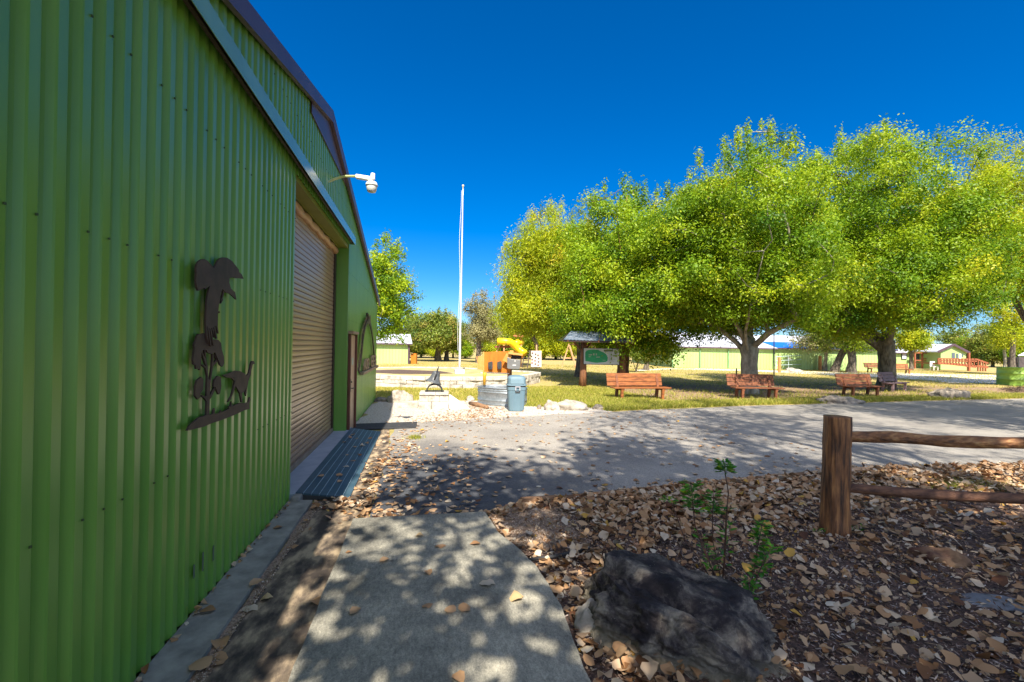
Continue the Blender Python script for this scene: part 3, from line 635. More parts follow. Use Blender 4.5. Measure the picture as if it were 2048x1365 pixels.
# mulch strip inside, left
mp_ = [gnd(a, b, 0.445) for a, b in ((752, 741), (800, 740), (880, 743), (905, 747), (860, 748.5), (790, 748), (752, 746))]
MB().prism([(p.x, p.y, 0.445) for p in mp_], (0, 0, 0.012)).build('mulch_strip', MULCHM, rw)

fp = atd(919, 748, 23.0); fpz = 0.44
base = gnd(919, 744, 0.52); 
fl = thing('flagpole', (base.x, base.y, 0.44), 0, 'tall bare silver flagpole on a square concrete base, no flag', 'flagpole')
D = (base - O).dot(fw); ztop = (atd(923, 374, D)).z
MB().box(base.x - 0.24, base.x + 0.24, base.y - 0.24, base.y + 0.24, 0.42, 0.64).build('concrete_base', mat('pale blue grey concrete', (0.5, 0.52, 0.54), (0.6, 0.61, 0.62), scale=4), fl, bevel=0.02)
zz = np.linspace(0.62, ztop - 0.1, 24)
MB().tube([(base.x, base.y, z) for z in zz], [0.06 - 0.035 * (i / 23) for i in range(24)], 12).build('pole', mat('silver pole', (0.62, 0.62, 0.60), (0.74, 0.74, 0.72), scale=3, rough=0.4, metal=0.3), fl, smooth=True)
bp_ = bpy.data.meshes.new('finial')
MB().lathe([(0.0, 0.11), (0.04, 0.10), (0.065, 0.05), (0.04, 0.0), (0.02, -0.04), (0.03, -0.1)], 12, (base.x, base.y, ztop)).build('finial', mat('brass ball', (0.6, 0.5, 0.3), None, rough=0.3), fl, smooth=True)
hz = np.linspace(1.6, ztop - 0.2, 20)
MB().tube([(base.x - 0.10 - 0.03 * math.sin(i * 0.6), base.y - 0.02, z) for i, z in enumerate(hz)], 0.008, 4).build('halyard', WHITE, fl)

# ---- bell on its stone pedestal
A_ = gnd(838, 819); B_ = gnd(897, 819); wdir = (B_ - A_); pw = wdir.length; wdir.normalize(); pn = Vector((-wdir.y, wdir.x, 0))
ped = thing('stone_pedestal', tuple((A_ + B_) / 2 + pn * 0.3), 0, 'white limestone block pedestal carrying the black bell', 'pedestal')
mb = MB(); rnd = random.Random(3); ph = 0.48
for row, (z0, z1, cuts) in enumerate(((0, 0.21, (0, 0.42, 1)), (0.215, 0.40, (0, 0.3, 0.68, 1)), (0.405, ph, (0, 0.55, 1)))):
    for c0, c1 in zip(cuts, cuts[1:]):
        j = rnd.uniform(-0.012, 0.012) - (0.02 if row == 2 else 0)
        a = A_ + wdir * (pw * c0 + 0.003) + pn * j; b = A_ + wdir * (pw * c1 - 0.003) + pn * j; e = pn * (0.62 - 2 * j)
        mb.prism([(p.x, p.y, z0) for p in (a, b, b + e, a + e)], (0, 0, z1 - z0))
mb.build('stone_blocks', LIME, ped, bevel=0.012)
ctr = (A_ + B_) / 2 + pn * 0.3
# sloping white concrete cheek right of the pedestal
w0 = B_ + wdir * 0.02 + pn * 0.05; 
ck = MB().prism([(w0.x, w0.y, 0), (w0.x + wdir.x * 0.62, w0.y + wdir.y * 0.62, 0), (w0.x + wdir.x * 0.04, w0.y + wdir.y * 0.04, 0.40), (w0.x, w0.y, 0.42)], tuple(pn * 0.14)).build('concrete_wing', mat('white concrete', (0.66, 0.64, 0.6), (0.78, 0.76, 0.72), scale=6, rough=0.9))
tag(ck, 'white sloping concrete wing wall right of the bell pedestal', 'low wall')
# bell
bz = ph + 0.002
bl = thing('bell', (ctr.x, ctr.y, bz), 0, 'black cast iron bell tilted in its arched stand on the stone pedestal', 'bell')
s_ = 1.0
def bw(u, v, z): p = ctr + wdir * u + pn * v; return Vector((p.x, p.y, bz + z))
mb = MB(); mb.obox(bw(0, 0, 0.012), wdir, pn, up, 0.24, 0.09, 0.012); mb.build('stand_foot', BLACK, bl)
mb = MB()
for v in (-0.13, 0.13):
    mb.tube([bw(0.19 * math.cos(t), v, 0.02 + 0.17 * math.sin(t)) for t in np.linspace(0, math.pi, 14)], 0.017, 6)
    mb.tube([bw(0, v, 0.19), bw(0, v, 0.30)], 0.02, 6)
mb.build('arched_stand', BLACK, bl, smooth=True)
mb = MB(); rotm = Matrix.Rotation(R(16), 4, pn) ; pivot = bw(0, 0, 0.33)
prof_b = [(0.0, 0.20), (0.05, 0.198), (0.085, 0.175), (0.10, 0.13), (0.115, 0.05), (0.14, -0.02), (0.18, -0.07), (0.215, -0.095), (0.21, -0.105), (0.17, -0.085), (0.13, -0.03), (0.10, 0.04), (0.08, 0.12), (0.0, 0.16)]
mb.lathe(prof_b, 28, (0, 0, 0))
mb.v = [tuple(pivot + (Matrix.Rotation(R(17), 3, pn) @ (wdir * x + pn * y + up * z))) for x, y, z in mb.v]
mb.build('bell_body', mat('grey black bell iron', (0.05, 0.055, 0.06), (0.12, 0.13, 0.14), scale=9, rough=0.42), bl, smooth=True)
mb = MB(); f = lambda x, y, z: pivot + (Matrix.Rotation(R(17), 3, pn) @ (wdir * x + pn * y + up * z))
mb.tube([f(0, -0.14, -0.02), f(0, -0.13, 0.14), f(0, -0.05, 0.215), f(0, 0.05, 0.215), f(0, 0.13, 0.14), f(0, 0.14, -0.02)], 0.02, 6); mb.tube([f(0, 0, 0.21), f(0.0, 0, 0.33)], [0.022, 0.012], 6)
mb.build('yoke', BLACK, bl, smooth=True)
bl.scale = (1.15, 1.15, 1.15)
# low stones left of the pedestal
def stone(name, c, dims, rz, label, m=ROCKM, seed=0, rough_=0.35, cat='rock', group=None, flat=0.0, sub=4):
    import bmesh
    bm = bmesh.new(); bmesh.ops.create_icosphere(bm, subdivisions=sub, radius=1.0)
    for v in bm.verts:
        d = v.co.normalized(); o = Vector((seed * 3.7, seed * 1.3, 0))
        k = 1 + rough_ * (mnoise.noise(d * 1.3 + o) + 0.5 * mnoise.noise(d * 3.0 + o)) + 0.10 * abs(mnoise.noise(d * 6 + o))
        p = d * k
        p.z = math.copysign(abs(p.z) ** (1 - flat * 0.5), p.z) * 1.0
        v.co = Vector((p.x * dims[0] / 2, p.y * dims[1] / 2, max(-0.25, p.z) * dims[2] * 0.82))
        v.co.z += 0.05 * dims[2] * mnoise.noise(d * 5 + o)
    me = bpy.data.meshes.new(name); bm.to_mesh(me); bm.free(); me.materials.append(m)
    for p in me.polygons: p.use_smooth = True
    o = bpy.data.objects.new(name, me); C.objects.link(o); o.location = (c[0], c[1], dims[2] * 0.12 + (c[2] if len(c) > 2 else 0)); o.rotation_euler = (0, 0, rz)
    tag(o, label, cat, group); return o
p = gnd(800, 806); stone('rock', (p.x, p.y + 0.2), (0.75, 0.5, 0.36), 0.2, 'rounded pinkish grey boulder left of the bell pedestal by the building corner', ROCKL, 1)
a = gnd(790, 818); b = gnd(836, 815)
kb = MB(); kb.prism([(a.x, a.y, 0), (b.x, b.y, 0), (b.x, b.y + 0.5, 0), (a.x, a.y + 0.5, 0)], (0, 0, 0.14)); kb = kb.build('stone_step', LIME, bevel=0.02); tag(kb, 'low white limestone step between the boulder and the bell pedestal', 'step')
p = gnd(762, 803); stone('rock', (p.x, p.y), (0.5, 0.35, 0.14), 0.4, 'small flat stone in shade against the green building corner', ROCKM, 2)

# ---- stock tank and hand washing station
ta = Vector((0.82, -0.57, 0)).normalized(); tn = Vector((0.57, 0.82, 0)).normalized(); tc_ = Vector((4.0, 14.32, 0)); TH = 0.56
def stad(r_off, z, N=40):
    out = []
    for i in range(N):
        t = 2 * math.pi * i / N; c, s2 = math.cos(t), math.sin(t)
        q = tc_ + ta * (0.80 + r_off) * math.copysign(abs(c) ** 0.85, c) + tn * (0.58 + r_off) * math.copysign(abs(s2) ** 0.85, s2); out.append((q.x, q.y, z))
    return out
tk = thing('stock_tank', tuple(tc_), 0, 'oval galvanised stock tank under the orange handwashing board', 'tank')
rings = [(0.0, 0.0), (0.0, 0.03), (0.012, 0.04), (0.0, 0.055), (0.0, 0.15), (0.012, 0.16), (0.0, 0.175), (0.0, 0.40), (0.012, 0.41), (0.012, 0.42), (0.0, 0.43), (0.0, 0.47), (0.012, 0.48), (0.0, 0.49), (0.0, TH - 0.02), (0.018, TH - 0.015), (0.018, TH), (-0.004, TH), (-0.012, TH - 0.03), (-0.012, 0.32)]
mb = MB()
for r_, z in rings: mb.v += stad(r_, z)
for i in range(len(rings) - 1):
    for j in range(40): mb.f.append((i * 40 + j, i * 40 + (j + 1) % 40, (i + 1) * 40 + (j + 1) % 40, (i + 1) * 40 + j))
mb.build('tank_shell', GALV, tk, smooth=True)
MB().add(stad(-0.013, 0.34), [tuple(range(40))]).build('gravel_fill', GRAVEL, tk)
hw_D = 15.0
def HP(px_, py_, d=0.0): return atd(px_, py_, hw_D + d)
wsn = thing('handwash_station', tuple(gd(990, hw_D)), 0, 'orange plywood handwashing board with two black soap dispensers above the tank', 'wash station')
def pbox(mb, x0, y0, x1, y1, d0, d1):      # a box facing the camera, given by its front face corners in the photograph
    a = HP(x0, y1, d0); b = HP(x1, y1, d0); c = HP(x1, y0, d0); d = HP(x0, y0, d0); return mb.prism([a, b, c, d], tuple(fw * (d1 - d0)))
mb = MB().prism([HP(967, 744), HP(1020, 746.5), HP(1027, 702.5), HP(967, 704.5)], tuple(fw * 0.05)); mb.build('board', OPLY, wsn)
pbox(MB(), 965.5, 704, 968.5, 745, -0.03, 0.14).build('side_edge', OPLYP, wsn)
pbox(MB(), 1019.5, 701.5, 1027, 712, -0.03, 0.10).build('side_edge', OPLYP, wsn)
MB().prism([HP(955, 739), HP(967, 741), HP(967, 712), HP(955.5, 713)], tuple(fw * 0.16)).build('side_box', OPLYP, wsn)
MB().bar(HP(952.5, 713), HP(956, 726), 0.03, 0.02).build('bracket', OPLYP, wsn)
for x_, y_ in ((980, 733), (998, 732.5)):
    so_ = MB(); c = HP(x_, y_, -0.07)
    so_.prism([HP(x_ - 3.5, y_ + 1, -0.01), HP(x_ - 3.5, y_ - 8, -0.01), HP(x_ + 4, y_ - 10, -0.01), HP(x_ + 5.5, y_ - 8, -0.01), HP(x_ + 5.5, y_ + 4, -0.01), HP(x_ + 2, y_ + 7, -0.01), HP(x_ - 1.5, y_ + 6, -0.01)], tuple(fw * -0.11))
    do = so_.build('soap_dispenser', DKPL, wsn, bevel=0.012)
    pbox(MB(), x_ - 2.4, y_ - 1, x_ + 1.6, y_ + 6, -0.15, -0.115).build('push_lever', BLACK, do)
MB().tube([HP(969.5, 745.5, -0.02), HP(969.3, 752, -0.02), HP(968.5, 770, -0.02)], [0.07, 0.055, 0.045], 10).build('pump_pipe', mat('orange yellow pipe', (0.62, 0.32, 0.02), (0.68, 0.38, 0.03), scale=5, rough=0.5), wsn, smooth=True)
MB().prism([HP(961, 745, 0.05), HP(1019, 747, 0.05), HP(1018, 748.5, 0.05), HP(962, 746.5, 0.05)], tuple(fw * 0.12)).build('ledge', WHITE, wsn)
a = HP(1020, 746, 0.1); 
MB().prism([(a.x - 0.065, a.y, 0), (a.x + 0.065, a.y, 0), (a.x + 0.065, a.y + 0.12, 0), (a.x - 0.065, a.y + 0.12, 0)], (0, 0, HP(1020, 712, 0.1).z)).build('post', KPOST, wsn)
# paper towel dispenser under its little roof, on the board's right end
tw = thing('towel_dispenser', (0, 0, 0)); tw.parent = wsn; tw.location = inv(wsn) @ HP(1027, 728, -0.2)
TWm = MIDPL
mb = MB().prism([HP(1014, 736, -0.25), HP(1016, 738, -0.25), HP(1038, 739, -0.25), HP(1040, 736, -0.25), HP(1041, 720.5, -0.25), HP(1022, 718.5, -0.25), HP(1018, 715.5, -0.25), HP(1014.5, 715, -0.25)], tuple(fw * 0.22)); mb.build('cover', TWm, tw, bevel=0.012)
pbox(MB(), 1029, 721.6, 1031, 723.4, -0.255, -0.245).build('indicator', WHITE, tw)
pbox(MB(), 1025, 729.8, 1032, 732, -0.254, -0.246).build('emblem', mat('light print', (0.55, 0.55, 0.53)), tw)
pbox(MB(), 1018, 711, 1043, 718, -0.10, 0.0).build('back_panel', DKBROWN, tw)
mb = MB().prism([HP(1016.5, 708.5, -0.30), HP(1045, 712, -0.30), HP(1045.5, 709, 0.02), HP(1017, 705.5, 0.02)], (0, 0, 0.02)); mb.build('roof_board', OPLYP, tw)
MB().bar(HP(1010.5, 724, -0.2), HP(1018.5, 709.5, -0.2), 0.2, 0.02, tuple(fw)).build('roof_board', OPLYP, tw)
# trash can
tcn = gnd(1031.5, 822); 
cn = thing('trash_can', tuple(tcn), -YAW + 0.1, 'grey-blue wheeled plastic trash can with domed lid beside the stock tank', 'trash can')
mb = MB()
def rr(hx, hy, r_, z, N=32):
    out = []
    for i in range(N):
        t = 2 * math.pi * i / N; c, s2 = math.cos(t), math.sin(t); e = 0.42
        out.append((hx * math.copysign(abs(c) ** e, c), hy * math.copysign(abs(s2) ** e, s2), z))
    return out
def loft(mb, secs, N=32, cap=True):
    k = len(mb.v)
    for hx, hy, z in secs: mb.v += rr(hx, hy, 0, z, N)
    for i in range(len(secs) - 1):
        for j in range(N): mb.f.append((k + i * N + j, k + i * N + (j + 1) % N, k + (i + 1) * N + (j + 1) % N, k + (i + 1) * N + j))
    if cap: mb.f.append(tuple(k + (len(secs) - 1) * N + j for j in range(N))); mb.f.append(tuple(k + j for j in reversed(range(N))))
    return mb
loft(mb, [(0.215, 0.20, 0.015), (0.222, 0.205, 0.05), (0.262, 0.25, 0.60), (0.263, 0.251, 0.61), (0.272, 0.26, 0.61), (0.275, 0.262, 0.70)]).build('bin_body', GREYPL, cn, world=False, smooth=False, bevel=0.006)
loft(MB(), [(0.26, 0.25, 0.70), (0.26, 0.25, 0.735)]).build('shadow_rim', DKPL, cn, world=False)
loft(MB(), [(0.290, 0.275, 0.735), (0.290, 0.275, 0.765), (0.262, 0.25, 0.77), (0.258, 0.245, 0.95), (0.22, 0.21, 1.0), (0.10, 0.10, 1.03)]).build('lid', GREYPL, cn, world=False, bevel=0.01)
MB().box(-0.19, 0.19, -0.262, -0.236, 0.79, 0.94).build('lid_flap', mat('pale blue grey plastic', (0.16, 0.25, 0.30), (0.18, 0.27, 0.32), scale=3), cn, world=False, bevel=0.012)
mb = MB()
mb.box(-0.06, 0.09, -0.30, -0.275, 0.70, 0.725); mb.box(-0.055, -0.03, -0.295, -0.272, 0.61, 0.71); mb.box(0.06, 0.085, -0.295, -0.272, 0.61, 0.71)
mb.build('latch', mat('light grey latch', (0.42, 0.42, 0.45)), cn, world=False, bevel=0.004)
MB().box(-0.055, 0.085, -0.268, -0.252, 0.55, 0.585).build('grip', DKPL, cn, world=False)
for x_ in (-0.12, 0.13):
    MB().prism([(x_ - 0.005, -0.232, 0.06), (x_ + 0.005, -0.232, 0.06), (x_ + 0.005, -0.262, 0.57), (x_ - 0.005, -0.262, 0.57)], (0, 0.02, 0)).build('side_rib', mat('blue grey rib plastic', (0.15, 0.22, 0.27)), cn, world=False)  # ribs slightly lighter than the bin body
# fallen branch by the tank
a = gnd(940, 810); b = gnd(975, 819)
lg = MB().tube([a + up * 0.05, a.lerp(b, 0.4) + up * 0.06 + Vector((0, -.05, 0)), b + up * 0.05], [0.06, 0.085, 0.05], 9).build('log', LOGG, smooth=True); tag(lg, 'short brown log lying in leaves in front of the stock tank', 'log')

# ---- map kiosk
KD = 21.6
ks = thing('map_kiosk', tuple(gd(1205, KD)), 0, 'map board between two cedar posts under a small tin roof', 'kiosk')
def KP(px_, py_, d=0.0): return atd(px_, py_, KD + d)
b0 = gd(1165, KD)
mb = MB(); tp = KP(1168, 682); mb.tube([b0, b0.lerp(tp, 0.3) + rt * 0.01, b0.lerp(tp, 0.6), tp], [0.19, 0.16, 0.145, 0.14], 12); mb.build('post', KPOST, ks, smooth=True)
b1 = gd(1246, KD + 0.2); tp1 = KP(1245, 682, 0.2); MB().tube([b1, b1.lerp(tp1, 0.5), tp1], [0.17, 0.15, 0.14], 12).build('post', KPOST, ks, smooth=True)
MB().bar(KP(1135, 680, 0.0), KP(1270, 683.5, 0.2), 0.14, 0.16).build('roof_beam', KPOST, ks)
for a, b in (((1147, 684), (1161, 699)), ((1182, 686), (1171, 699)), ((1268, 686), (1253, 700)), ((1230, 687), (1241, 700))):
    MB().bar(KP(*a), KP(*b), 0.09, 0.09).build('brace', KPOST, ks)
# roof: two slopes of corrugated tin
mb = MB(); eL, eR, rL, rR = KP(1127, 679.5, -1.3), KP(1268, 683, -1.3), KP(1142, 662.5, 0.1), KP(1262, 665.5, 0.1)
NN = 60; 
for sgn in (0, 1):
    k = len(mb.v)
    for i in range(NN + 1):
        t = i / NN; wv = 0.014 * math.sin(i * math.pi * 0.7)
        e = eL.lerp(eR, t); r_ = rL.lerp(rR, t)
        if sgn: e = Vector((2 * r_.x - e.x + (e - r_).dot(rt) * 2 * rt.x, 2 * r_.y - e.y + (e - r_).dot(rt) * 2 * rt.y, e.z))
        mb.v += [tuple(e + up * wv), tuple(r_ + up * wv), tuple(r_ + up * (wv - 0.012)), tuple(e + up * (wv - 0.012))]
    for i in range(NN):
        a = k + 4 * i; b = a + 4; mb.f += [(a, b, b + 1, a + 1), (a + 2, a + 3, b + 3, b + 2)[::-1], (a, a + 3, b + 3, b)]
mb.build('tin_roof', KROOF, ks)
for t in (0.06, 0.5, 0.94):
    MB().bar(eL.lerp(eR, t) - up * 0.05, rL.lerp(rR, t) - up * 0.05, 0.06, 0.09).build('rafter', KPOST, ks)
MB().bar(eL - up * 0.05 + fw * 0.06, eR - up * 0.05 + fw * 0.06, 0.04, 0.09).build('eave_board', DKBROWN, ks)
mb = MB(); c = [KP(1166.5, 695.8, -0.16), KP(1239, 697, -0.16), KP(1239, 730.8, -0.16), KP(1166.5, 729.5, -0.16)]; mb.prism(c[::-1], tuple(fw * 0.06))
brd = mb.build('map_board', DKBROWN, ks)
MB().prism([KP(1167.8, 728.3, -0.175), KP(1238, 729.6, -0.175), KP(1238, 698.3, -0.175), KP(1167.8, 697, -0.175)], tuple(fw * 0.012)).build('map_sheet', BOARDW, brd)
ZK = lambda l: [(1150 + a / 20.48, 680 + b / 20.48) for a, b in l]
gp_ = ZK([(425, 870), (415, 700), (420, 520), (470, 450), (560, 415), (750, 400), (950, 415), (1050, 470), (1180, 520), (1260, 580), (1325, 660), (1340, 780), (1330, 870), (1250, 910), (1100, 925), (900, 945), (750, 930), (560, 890)])
MB().prism([KP(a, b, -0.178) for a, b in gp_], tuple(fw * 0.002)).build('map_area', GREENSIGN, brd)
def inkline(x0, y0, x1, y1, m, name='print_line'):
    p = ZK([(x0, y0), (x1, y0), (x1, y1), (x0, y1)]); return MB().prism([KP(a, b, -0.181) for a, b in p[::-1]], tuple(fw * 0.0015)).build(name, m, brd)
inkline(1180, 405, 1560, 485, INK, 'title_line')
for i, (y, l, r_) in enumerate(((520, 1390, 1530), (570, 1400, 1500), (620, 1400, 1640), (665, 1390, 1500), (705, 1380, 1540), (750, 1380, 1500), (795, 1380, 1650), (835, 1390, 1560), (875, 1370, 1590))):
    inkline(l, y, r_, y + 17, INKG)
for x0, y0, x1, y1 in ((560, 590, 700, 640), (740, 560, 800, 640), (850, 560, 900, 640), (870, 690, 1020, 730), (560, 680, 640, 710), (1130, 830, 1250, 850)): inkline(x0, y0, x1, y1, MAPP, 'map_marks')
cc = [(1650 + 48 * math.cos(t), 490 + 68 * math.sin(t)) for t in np.linspace(0, 2 * math.pi, 20, endpoint=False)]
MB().prism([KP(a, b, -0.181) for a, b in ZK(cc)], tuple(fw * 0.0015)).build('emblem', INK, brd)
cc = [(1648 + 20 * math.cos(t), 490 + 36 * math.sin(t)) for t in np.linspace(0, 2 * math.pi, 14, endpoint=False)]
MB().prism([KP(a, b, -0.1835) for a, b in ZK(cc)], tuple(fw * 0.0015)).build('emblem', BOARDW, brd)

# ---- benches
def bench(loc, L_, rz, label, m=WOOD, group='plank benches along the road', sc_=1.0):
    t = thing('park_bench', loc, rz, label, 'bench', group)
    mb = MB()
    for i in range(3): mb.box(-L_ / 2 + 0.08, L_ / 2 + 0.12, -0.44 + i * 0.145, -0.44 + i * 0.145 + 0.135, 0.41, 0.45)
    mb.build('seat', m, t, world=False, bevel=0.005)
    mb = MB(); a = R(14)
    for i in range(3):
        h0 = 0.02 + i * 0.155; y_ = 0.0 + math.tan(a) * h0
        mb.prism([(-L_ / 2, y_, 0.47 + h0), (-L_ / 2, y_ + 0.035, 0.465 + h0), (-L_ / 2, y_ + 0.035 + 0.036, 0.60 + h0), (-L_ / 2, y_ + 0.036, 0.61 + h0)], (L_, 0, 0))
    mb.build('backrest', m, t, world=False, bevel=0.004)
    for x_ in (-L_ / 2 + 0.35, L_ / 2 - 0.25):
        MB().prism([(x_, -0.40, 0), (x_, -0.31, 0), (x_, -0.33, 0.41), (x_, -0.42, 0.41)], (0.09, 0, 0)).build('leg', m, t, world=False)
        MB().prism([(x_, 0.02, 0), (x_, 0.11, 0), (x_, 0.045, 0.46), (x_, 0.16, 0.88), (x_, 0.10, 0.90), (x_, -0.04, 0.46)], (0.09, 0, 0)).build('leg', WOODW if m is WOOD else m, t, world=False)
        MB().box(x_ + 0.092, x_ + 0.13, -0.40, 0.05, 0.33, 0.41).build('brace', m, t, world=False)
    t.scale = (sc_,) * 3; return t
c = gd(1270, 16.9); bench(tuple(c), 2.25, -YAW + R(14), 'bright orange plank bench in the grass, nearest the map board')
WOODS = mat('dark stained wood', (0.10, 0.045, 0.025), (0.26, 0.10, 0.045), scale=5, rough=0.7, stretch=(1.0, 6, 6))
c = gd(1502, 17.9); bench(tuple(c), 1.95, -YAW + R(5), 'dark brown plank bench directly in front of the thick forked tree', WOODW)
c = gd(1710, 19.7); bench(tuple(c), 1.95, -YAW + R(15), 'reddish plank bench under trees, just left of the big trunk on the right', WOODW)
c = gd(1778, 22.6); bench(tuple(c), 1.95, -YAW + R(30), 'grey-purple plank bench half hidden behind the trunk on the right', mat('purple grey bench wood', (0.16, 0.12, 0.14), (0.26, 0.17, 0.16), scale=4, rough=0.7, stretch=(1.0, 6, 6)))
c = gd(1750, 44.0); bench(tuple(c), 2.2, -YAW + R(4), 'distant dark bench by the pale green building', WOODW, 'far benches by the building')
c = gd(1792, 43.0); bench(tuple(c), 2.2, -YAW - R(6), 'distant orange bench just right of the big right-hand trunk', WOOD, 'far benches by the building')

# ---- rocks by the road
def rk(px_, py_, wpx, hpx, label, m, seed, dep=0.6, rough_=0.35):
    p = gnd(px_, py_); D_ = (p - O).dot(fw); wd_ = wpx / FPX * D_; h = hpx / FPX * D_
    return stone('rock', (p.x + fw.x * wd_ * dep / 2, p.y + fw.y * wd_ * dep / 2), (wd_, wd_ * dep, h * 1.15), -YAW, label, m, seed, rough_)
rk(1105, 822, 30, 17, 'small rounded tan rock left of the flat slab rock at the road edge', ROCKL, 11, 0.8)
rk(1145, 822, 62, 18, 'broad flat pale slab rock at the far road edge, near the orange bench', ROCKL, 12, 0.6)
rk(1198, 820, 22, 8, 'very low small stone right of the flat slab rock at the road edge', ROCKM, 13)
rk(1690, 809, 92, 13, 'long low dark craggy rock at the road edge before the reddish bench', ROCKM, 14, 0.35, 0.5)
rk(1915, 799, 76, 19, 'dark wedge-shaped rock at the far road edge on the right', ROCKM, 15, 0.4, 0.3)
rk(1592, 747, 34, 9, 'pale tan rock right of the left orange gate post', ROCKL, 16, 0.5)
rk(1650, 741, 14, 9, 'dark boulder at the foot of the right orange gate post', ROCKM, 17, 0.7)
rk(1662, 739, 12, 6, 'pale boulder between the gate post and the leaning tree', ROCKL, 18, 0.7)
rk(1704, 742, 26, 4, 'flat pale stone on the lawn beyond the reddish bench', ROCKL, 19, 0.5)
rk(940, 803, 16, 10, 'small tan stone left of the stock tank', ROCKL, 20, 0.8)
rk(1078, 819, 8, 8, 'small brown stone just right of the trash can', ROCKM, 21, 0.8)
# brush pile by the green drum
bp2 = thing('brush_pile', tuple(gnd(2035, 783)), 0, 'low pile of dark dead branches in front of the green drum', 'brush pile')
mb = MB(); rnd = random.Random(9)
for i in range(34):
    c = gnd(2034 + rnd.uniform(-20, 22), 783 + rnd.uniform(-4, 3)); a = rnd.uniform(0, 6.3); l = rnd.uniform(0.2, 0.55)
    mb.tube([c + Vector((math.cos(a) * l, math.sin(a) * l, 0.02)), c + up * rnd.uniform(0.05, 0.2), c - Vector((math.cos(a) * l, math.sin(a) * l, -0.05))], [0.01, 0.018, 0.008], 5)
mb.build('branches', mat('dead branch', (0.05, 0.03, 0.02), (0.14, 0.09, 0.06), scale=8), bp2)
# green drum
c = gnd(2040, 771.5); D_ = (c - O).dot(fw); hd = 36 / FPX * D_; rd_ = 25 / FPX * D_
dr = thing('drum', (c.x, c.y + 0.3, 0), 0, 'lime green steel drum at the right edge behind the brush pile', 'drum')
MB().lathe([(rd_, 0), (rd_, hd * 0.32), (rd_ * 1.03, hd * 0.335), (rd_, hd * 0.35), (rd_, hd * 0.65), (rd_ * 1.03, hd * 0.665), (rd_, hd * 0.68), (rd_, hd * 0.97), (rd_ * 1.03, hd * 0.985), (rd_ * 1.0, hd), (rd_ * 0.95, hd * 0.97), (rd_ * 0.95, hd * 0.5)], 28).build('drum_shell', mat('lime paint', (0.30, 0.50, 0.08), (0.36, 0.56, 0.10), scale=3, rough=0.45), dr, world=False, smooth=True)

# ---- gate, posts, poles
def vpost(px_, pyb, pyt, wpx, label, m, name='post', n=10, cat='post', group=None, lean=0):
    p = gnd(px_, pyb); D_ = (p - O).dot(fw); t = atd(px_ + lean, pyt, D_)
    o = MB().tube([p, p.lerp(Vector((t.x, t.y, t.z)), 0.5), t], [wpx / FPX * D_ / 2 * 1.08, wpx / FPX * D_ / 2, wpx / FPX * D_ / 2 * 0.96], n).build(name, m, smooth=False)
    tag(o, label, cat, group); return o
OPOST = mat('orange cedar post', (0.45, 0.17, 0.04), (0.60, 0.30, 0.12), scale=4, rough=0.7, stretch=(4, 4, 0.7))
vpost(1559, 745.5, 715, 5.5, 'left orange wooden gate post beside the pale rock', OPOST, 'gate_post', group='orange posts of the pipe gate')
vpost(1640, 741, 712, 6, 'right orange wooden gate post beside the dark boulder', OPOST, 'gate_post', group='orange posts of the pipe gate')
vpost(1548, 752, 640, 2.2, 'thin black metal pole standing behind the dark bench', BLACK, 'pole', cat='pole')
vpost(1473, 757, 737, 2.6, 'short black metal stake left of the thick forked tree', BLACK, 'stake', cat='stake')
g0 = gnd(1550, 742); Dg0 = (g0 - O).dot(fw); g1 = gnd(1655, 738); Dg1 = (g1 - O).dot(fw)
gt = thing('pipe_gate', tuple(g0), 0, 'pale blue pipe gate between the two orange posts', 'gate')
PIPE = mat('pale blue pipe', (0.40, 0.52, 0.55), (0.5, 0.6, 0.62), scale=5, rough=0.4)
for ya, yb in ((714, 708), (722, 717), (731, 727)):
    MB().tube([atd(1552, ya, Dg0), atd(1652, yb, Dg1)], 0.03, 6).build('rail', PIPE, gt)
for x_, ya, yb, D_ in ((1552, 712, 742, Dg0), (1577, 713, 741, Dg0 * .75 + Dg1 * .25), (1605, 711, 740, (Dg0 + Dg1) / 2), (1652, 707, 737, Dg1)):
    MB().tube([atd(x_, ya, D_), gd(x_, D_) + up * 0.15], 0.03, 6).build('upright', PIPE, gt)
a = atd(1578, 717, Dg0 * .72 + Dg1 * .28 - 0.1); MB().obox(a, rt, fw, up, 0.16, 0.01, 0.07).build('plate', mat('pale red sign', (0.5, 0.42, 0.36)), gt)
# small dark stand by the long building
a = gnd(1350, 731); D_ = (a - O).dot(fw)
stt = thing('small_stand', tuple(a), 0, 'small dark metal frame stand against the pale green building', 'stand')
MB().bar(atd(1349, 722.5, D_), atd(1359, 722.5, D_), 0.5, 0.05).build('top', BLACK, stt)
for x_ in (1349.5, 1358.5): MB().bar(atd(x_, 722.5, D_), gd(x_, D_), 0.06, 0.06).build('leg', BLACK, stt)

# ---- play structure
PD = 41.0
ply = thing('play_tower', tuple(gd(1050, PD)), 0, 'wooden play tower with yellow tube slide, ladder and climbing wall', 'play structure')
def QP(px_, py_, d=0.0): return atd(px_, py_, PD + d)
PW = mat('play cedar', (0.48, 0.24, 0.11), (0.62, 0.36, 0.18), scale=2, rough=0.7)
mb = MB(); sp = [(996, 683, -0.5), (1004, 683, -0.6), (1012, 684, -0.7), (1020, 684, -0.6), (1027, 690, -0.4), (1035, 697, -0.2), (1043, 703, -0.3), (1050, 707, -0.6)]
mb.tube([QP(*s2) for s2 in sp], 0.30, 14); mb.build('tube_slide', YEL, ply, smooth=True)
MB().tube([QP(1011.5, 684, -0.7), QP(1012.5, 684, -0.7)], 0.32, 14).build('slide_joint', DKPL, ply)
MB().tube([QP(1028, 689, 0.3), QP(1034, 686, 0.5), QP(1044, 685, 0.9)], 0.30, 12).build('tube_slide', YEL, ply, smooth=True)
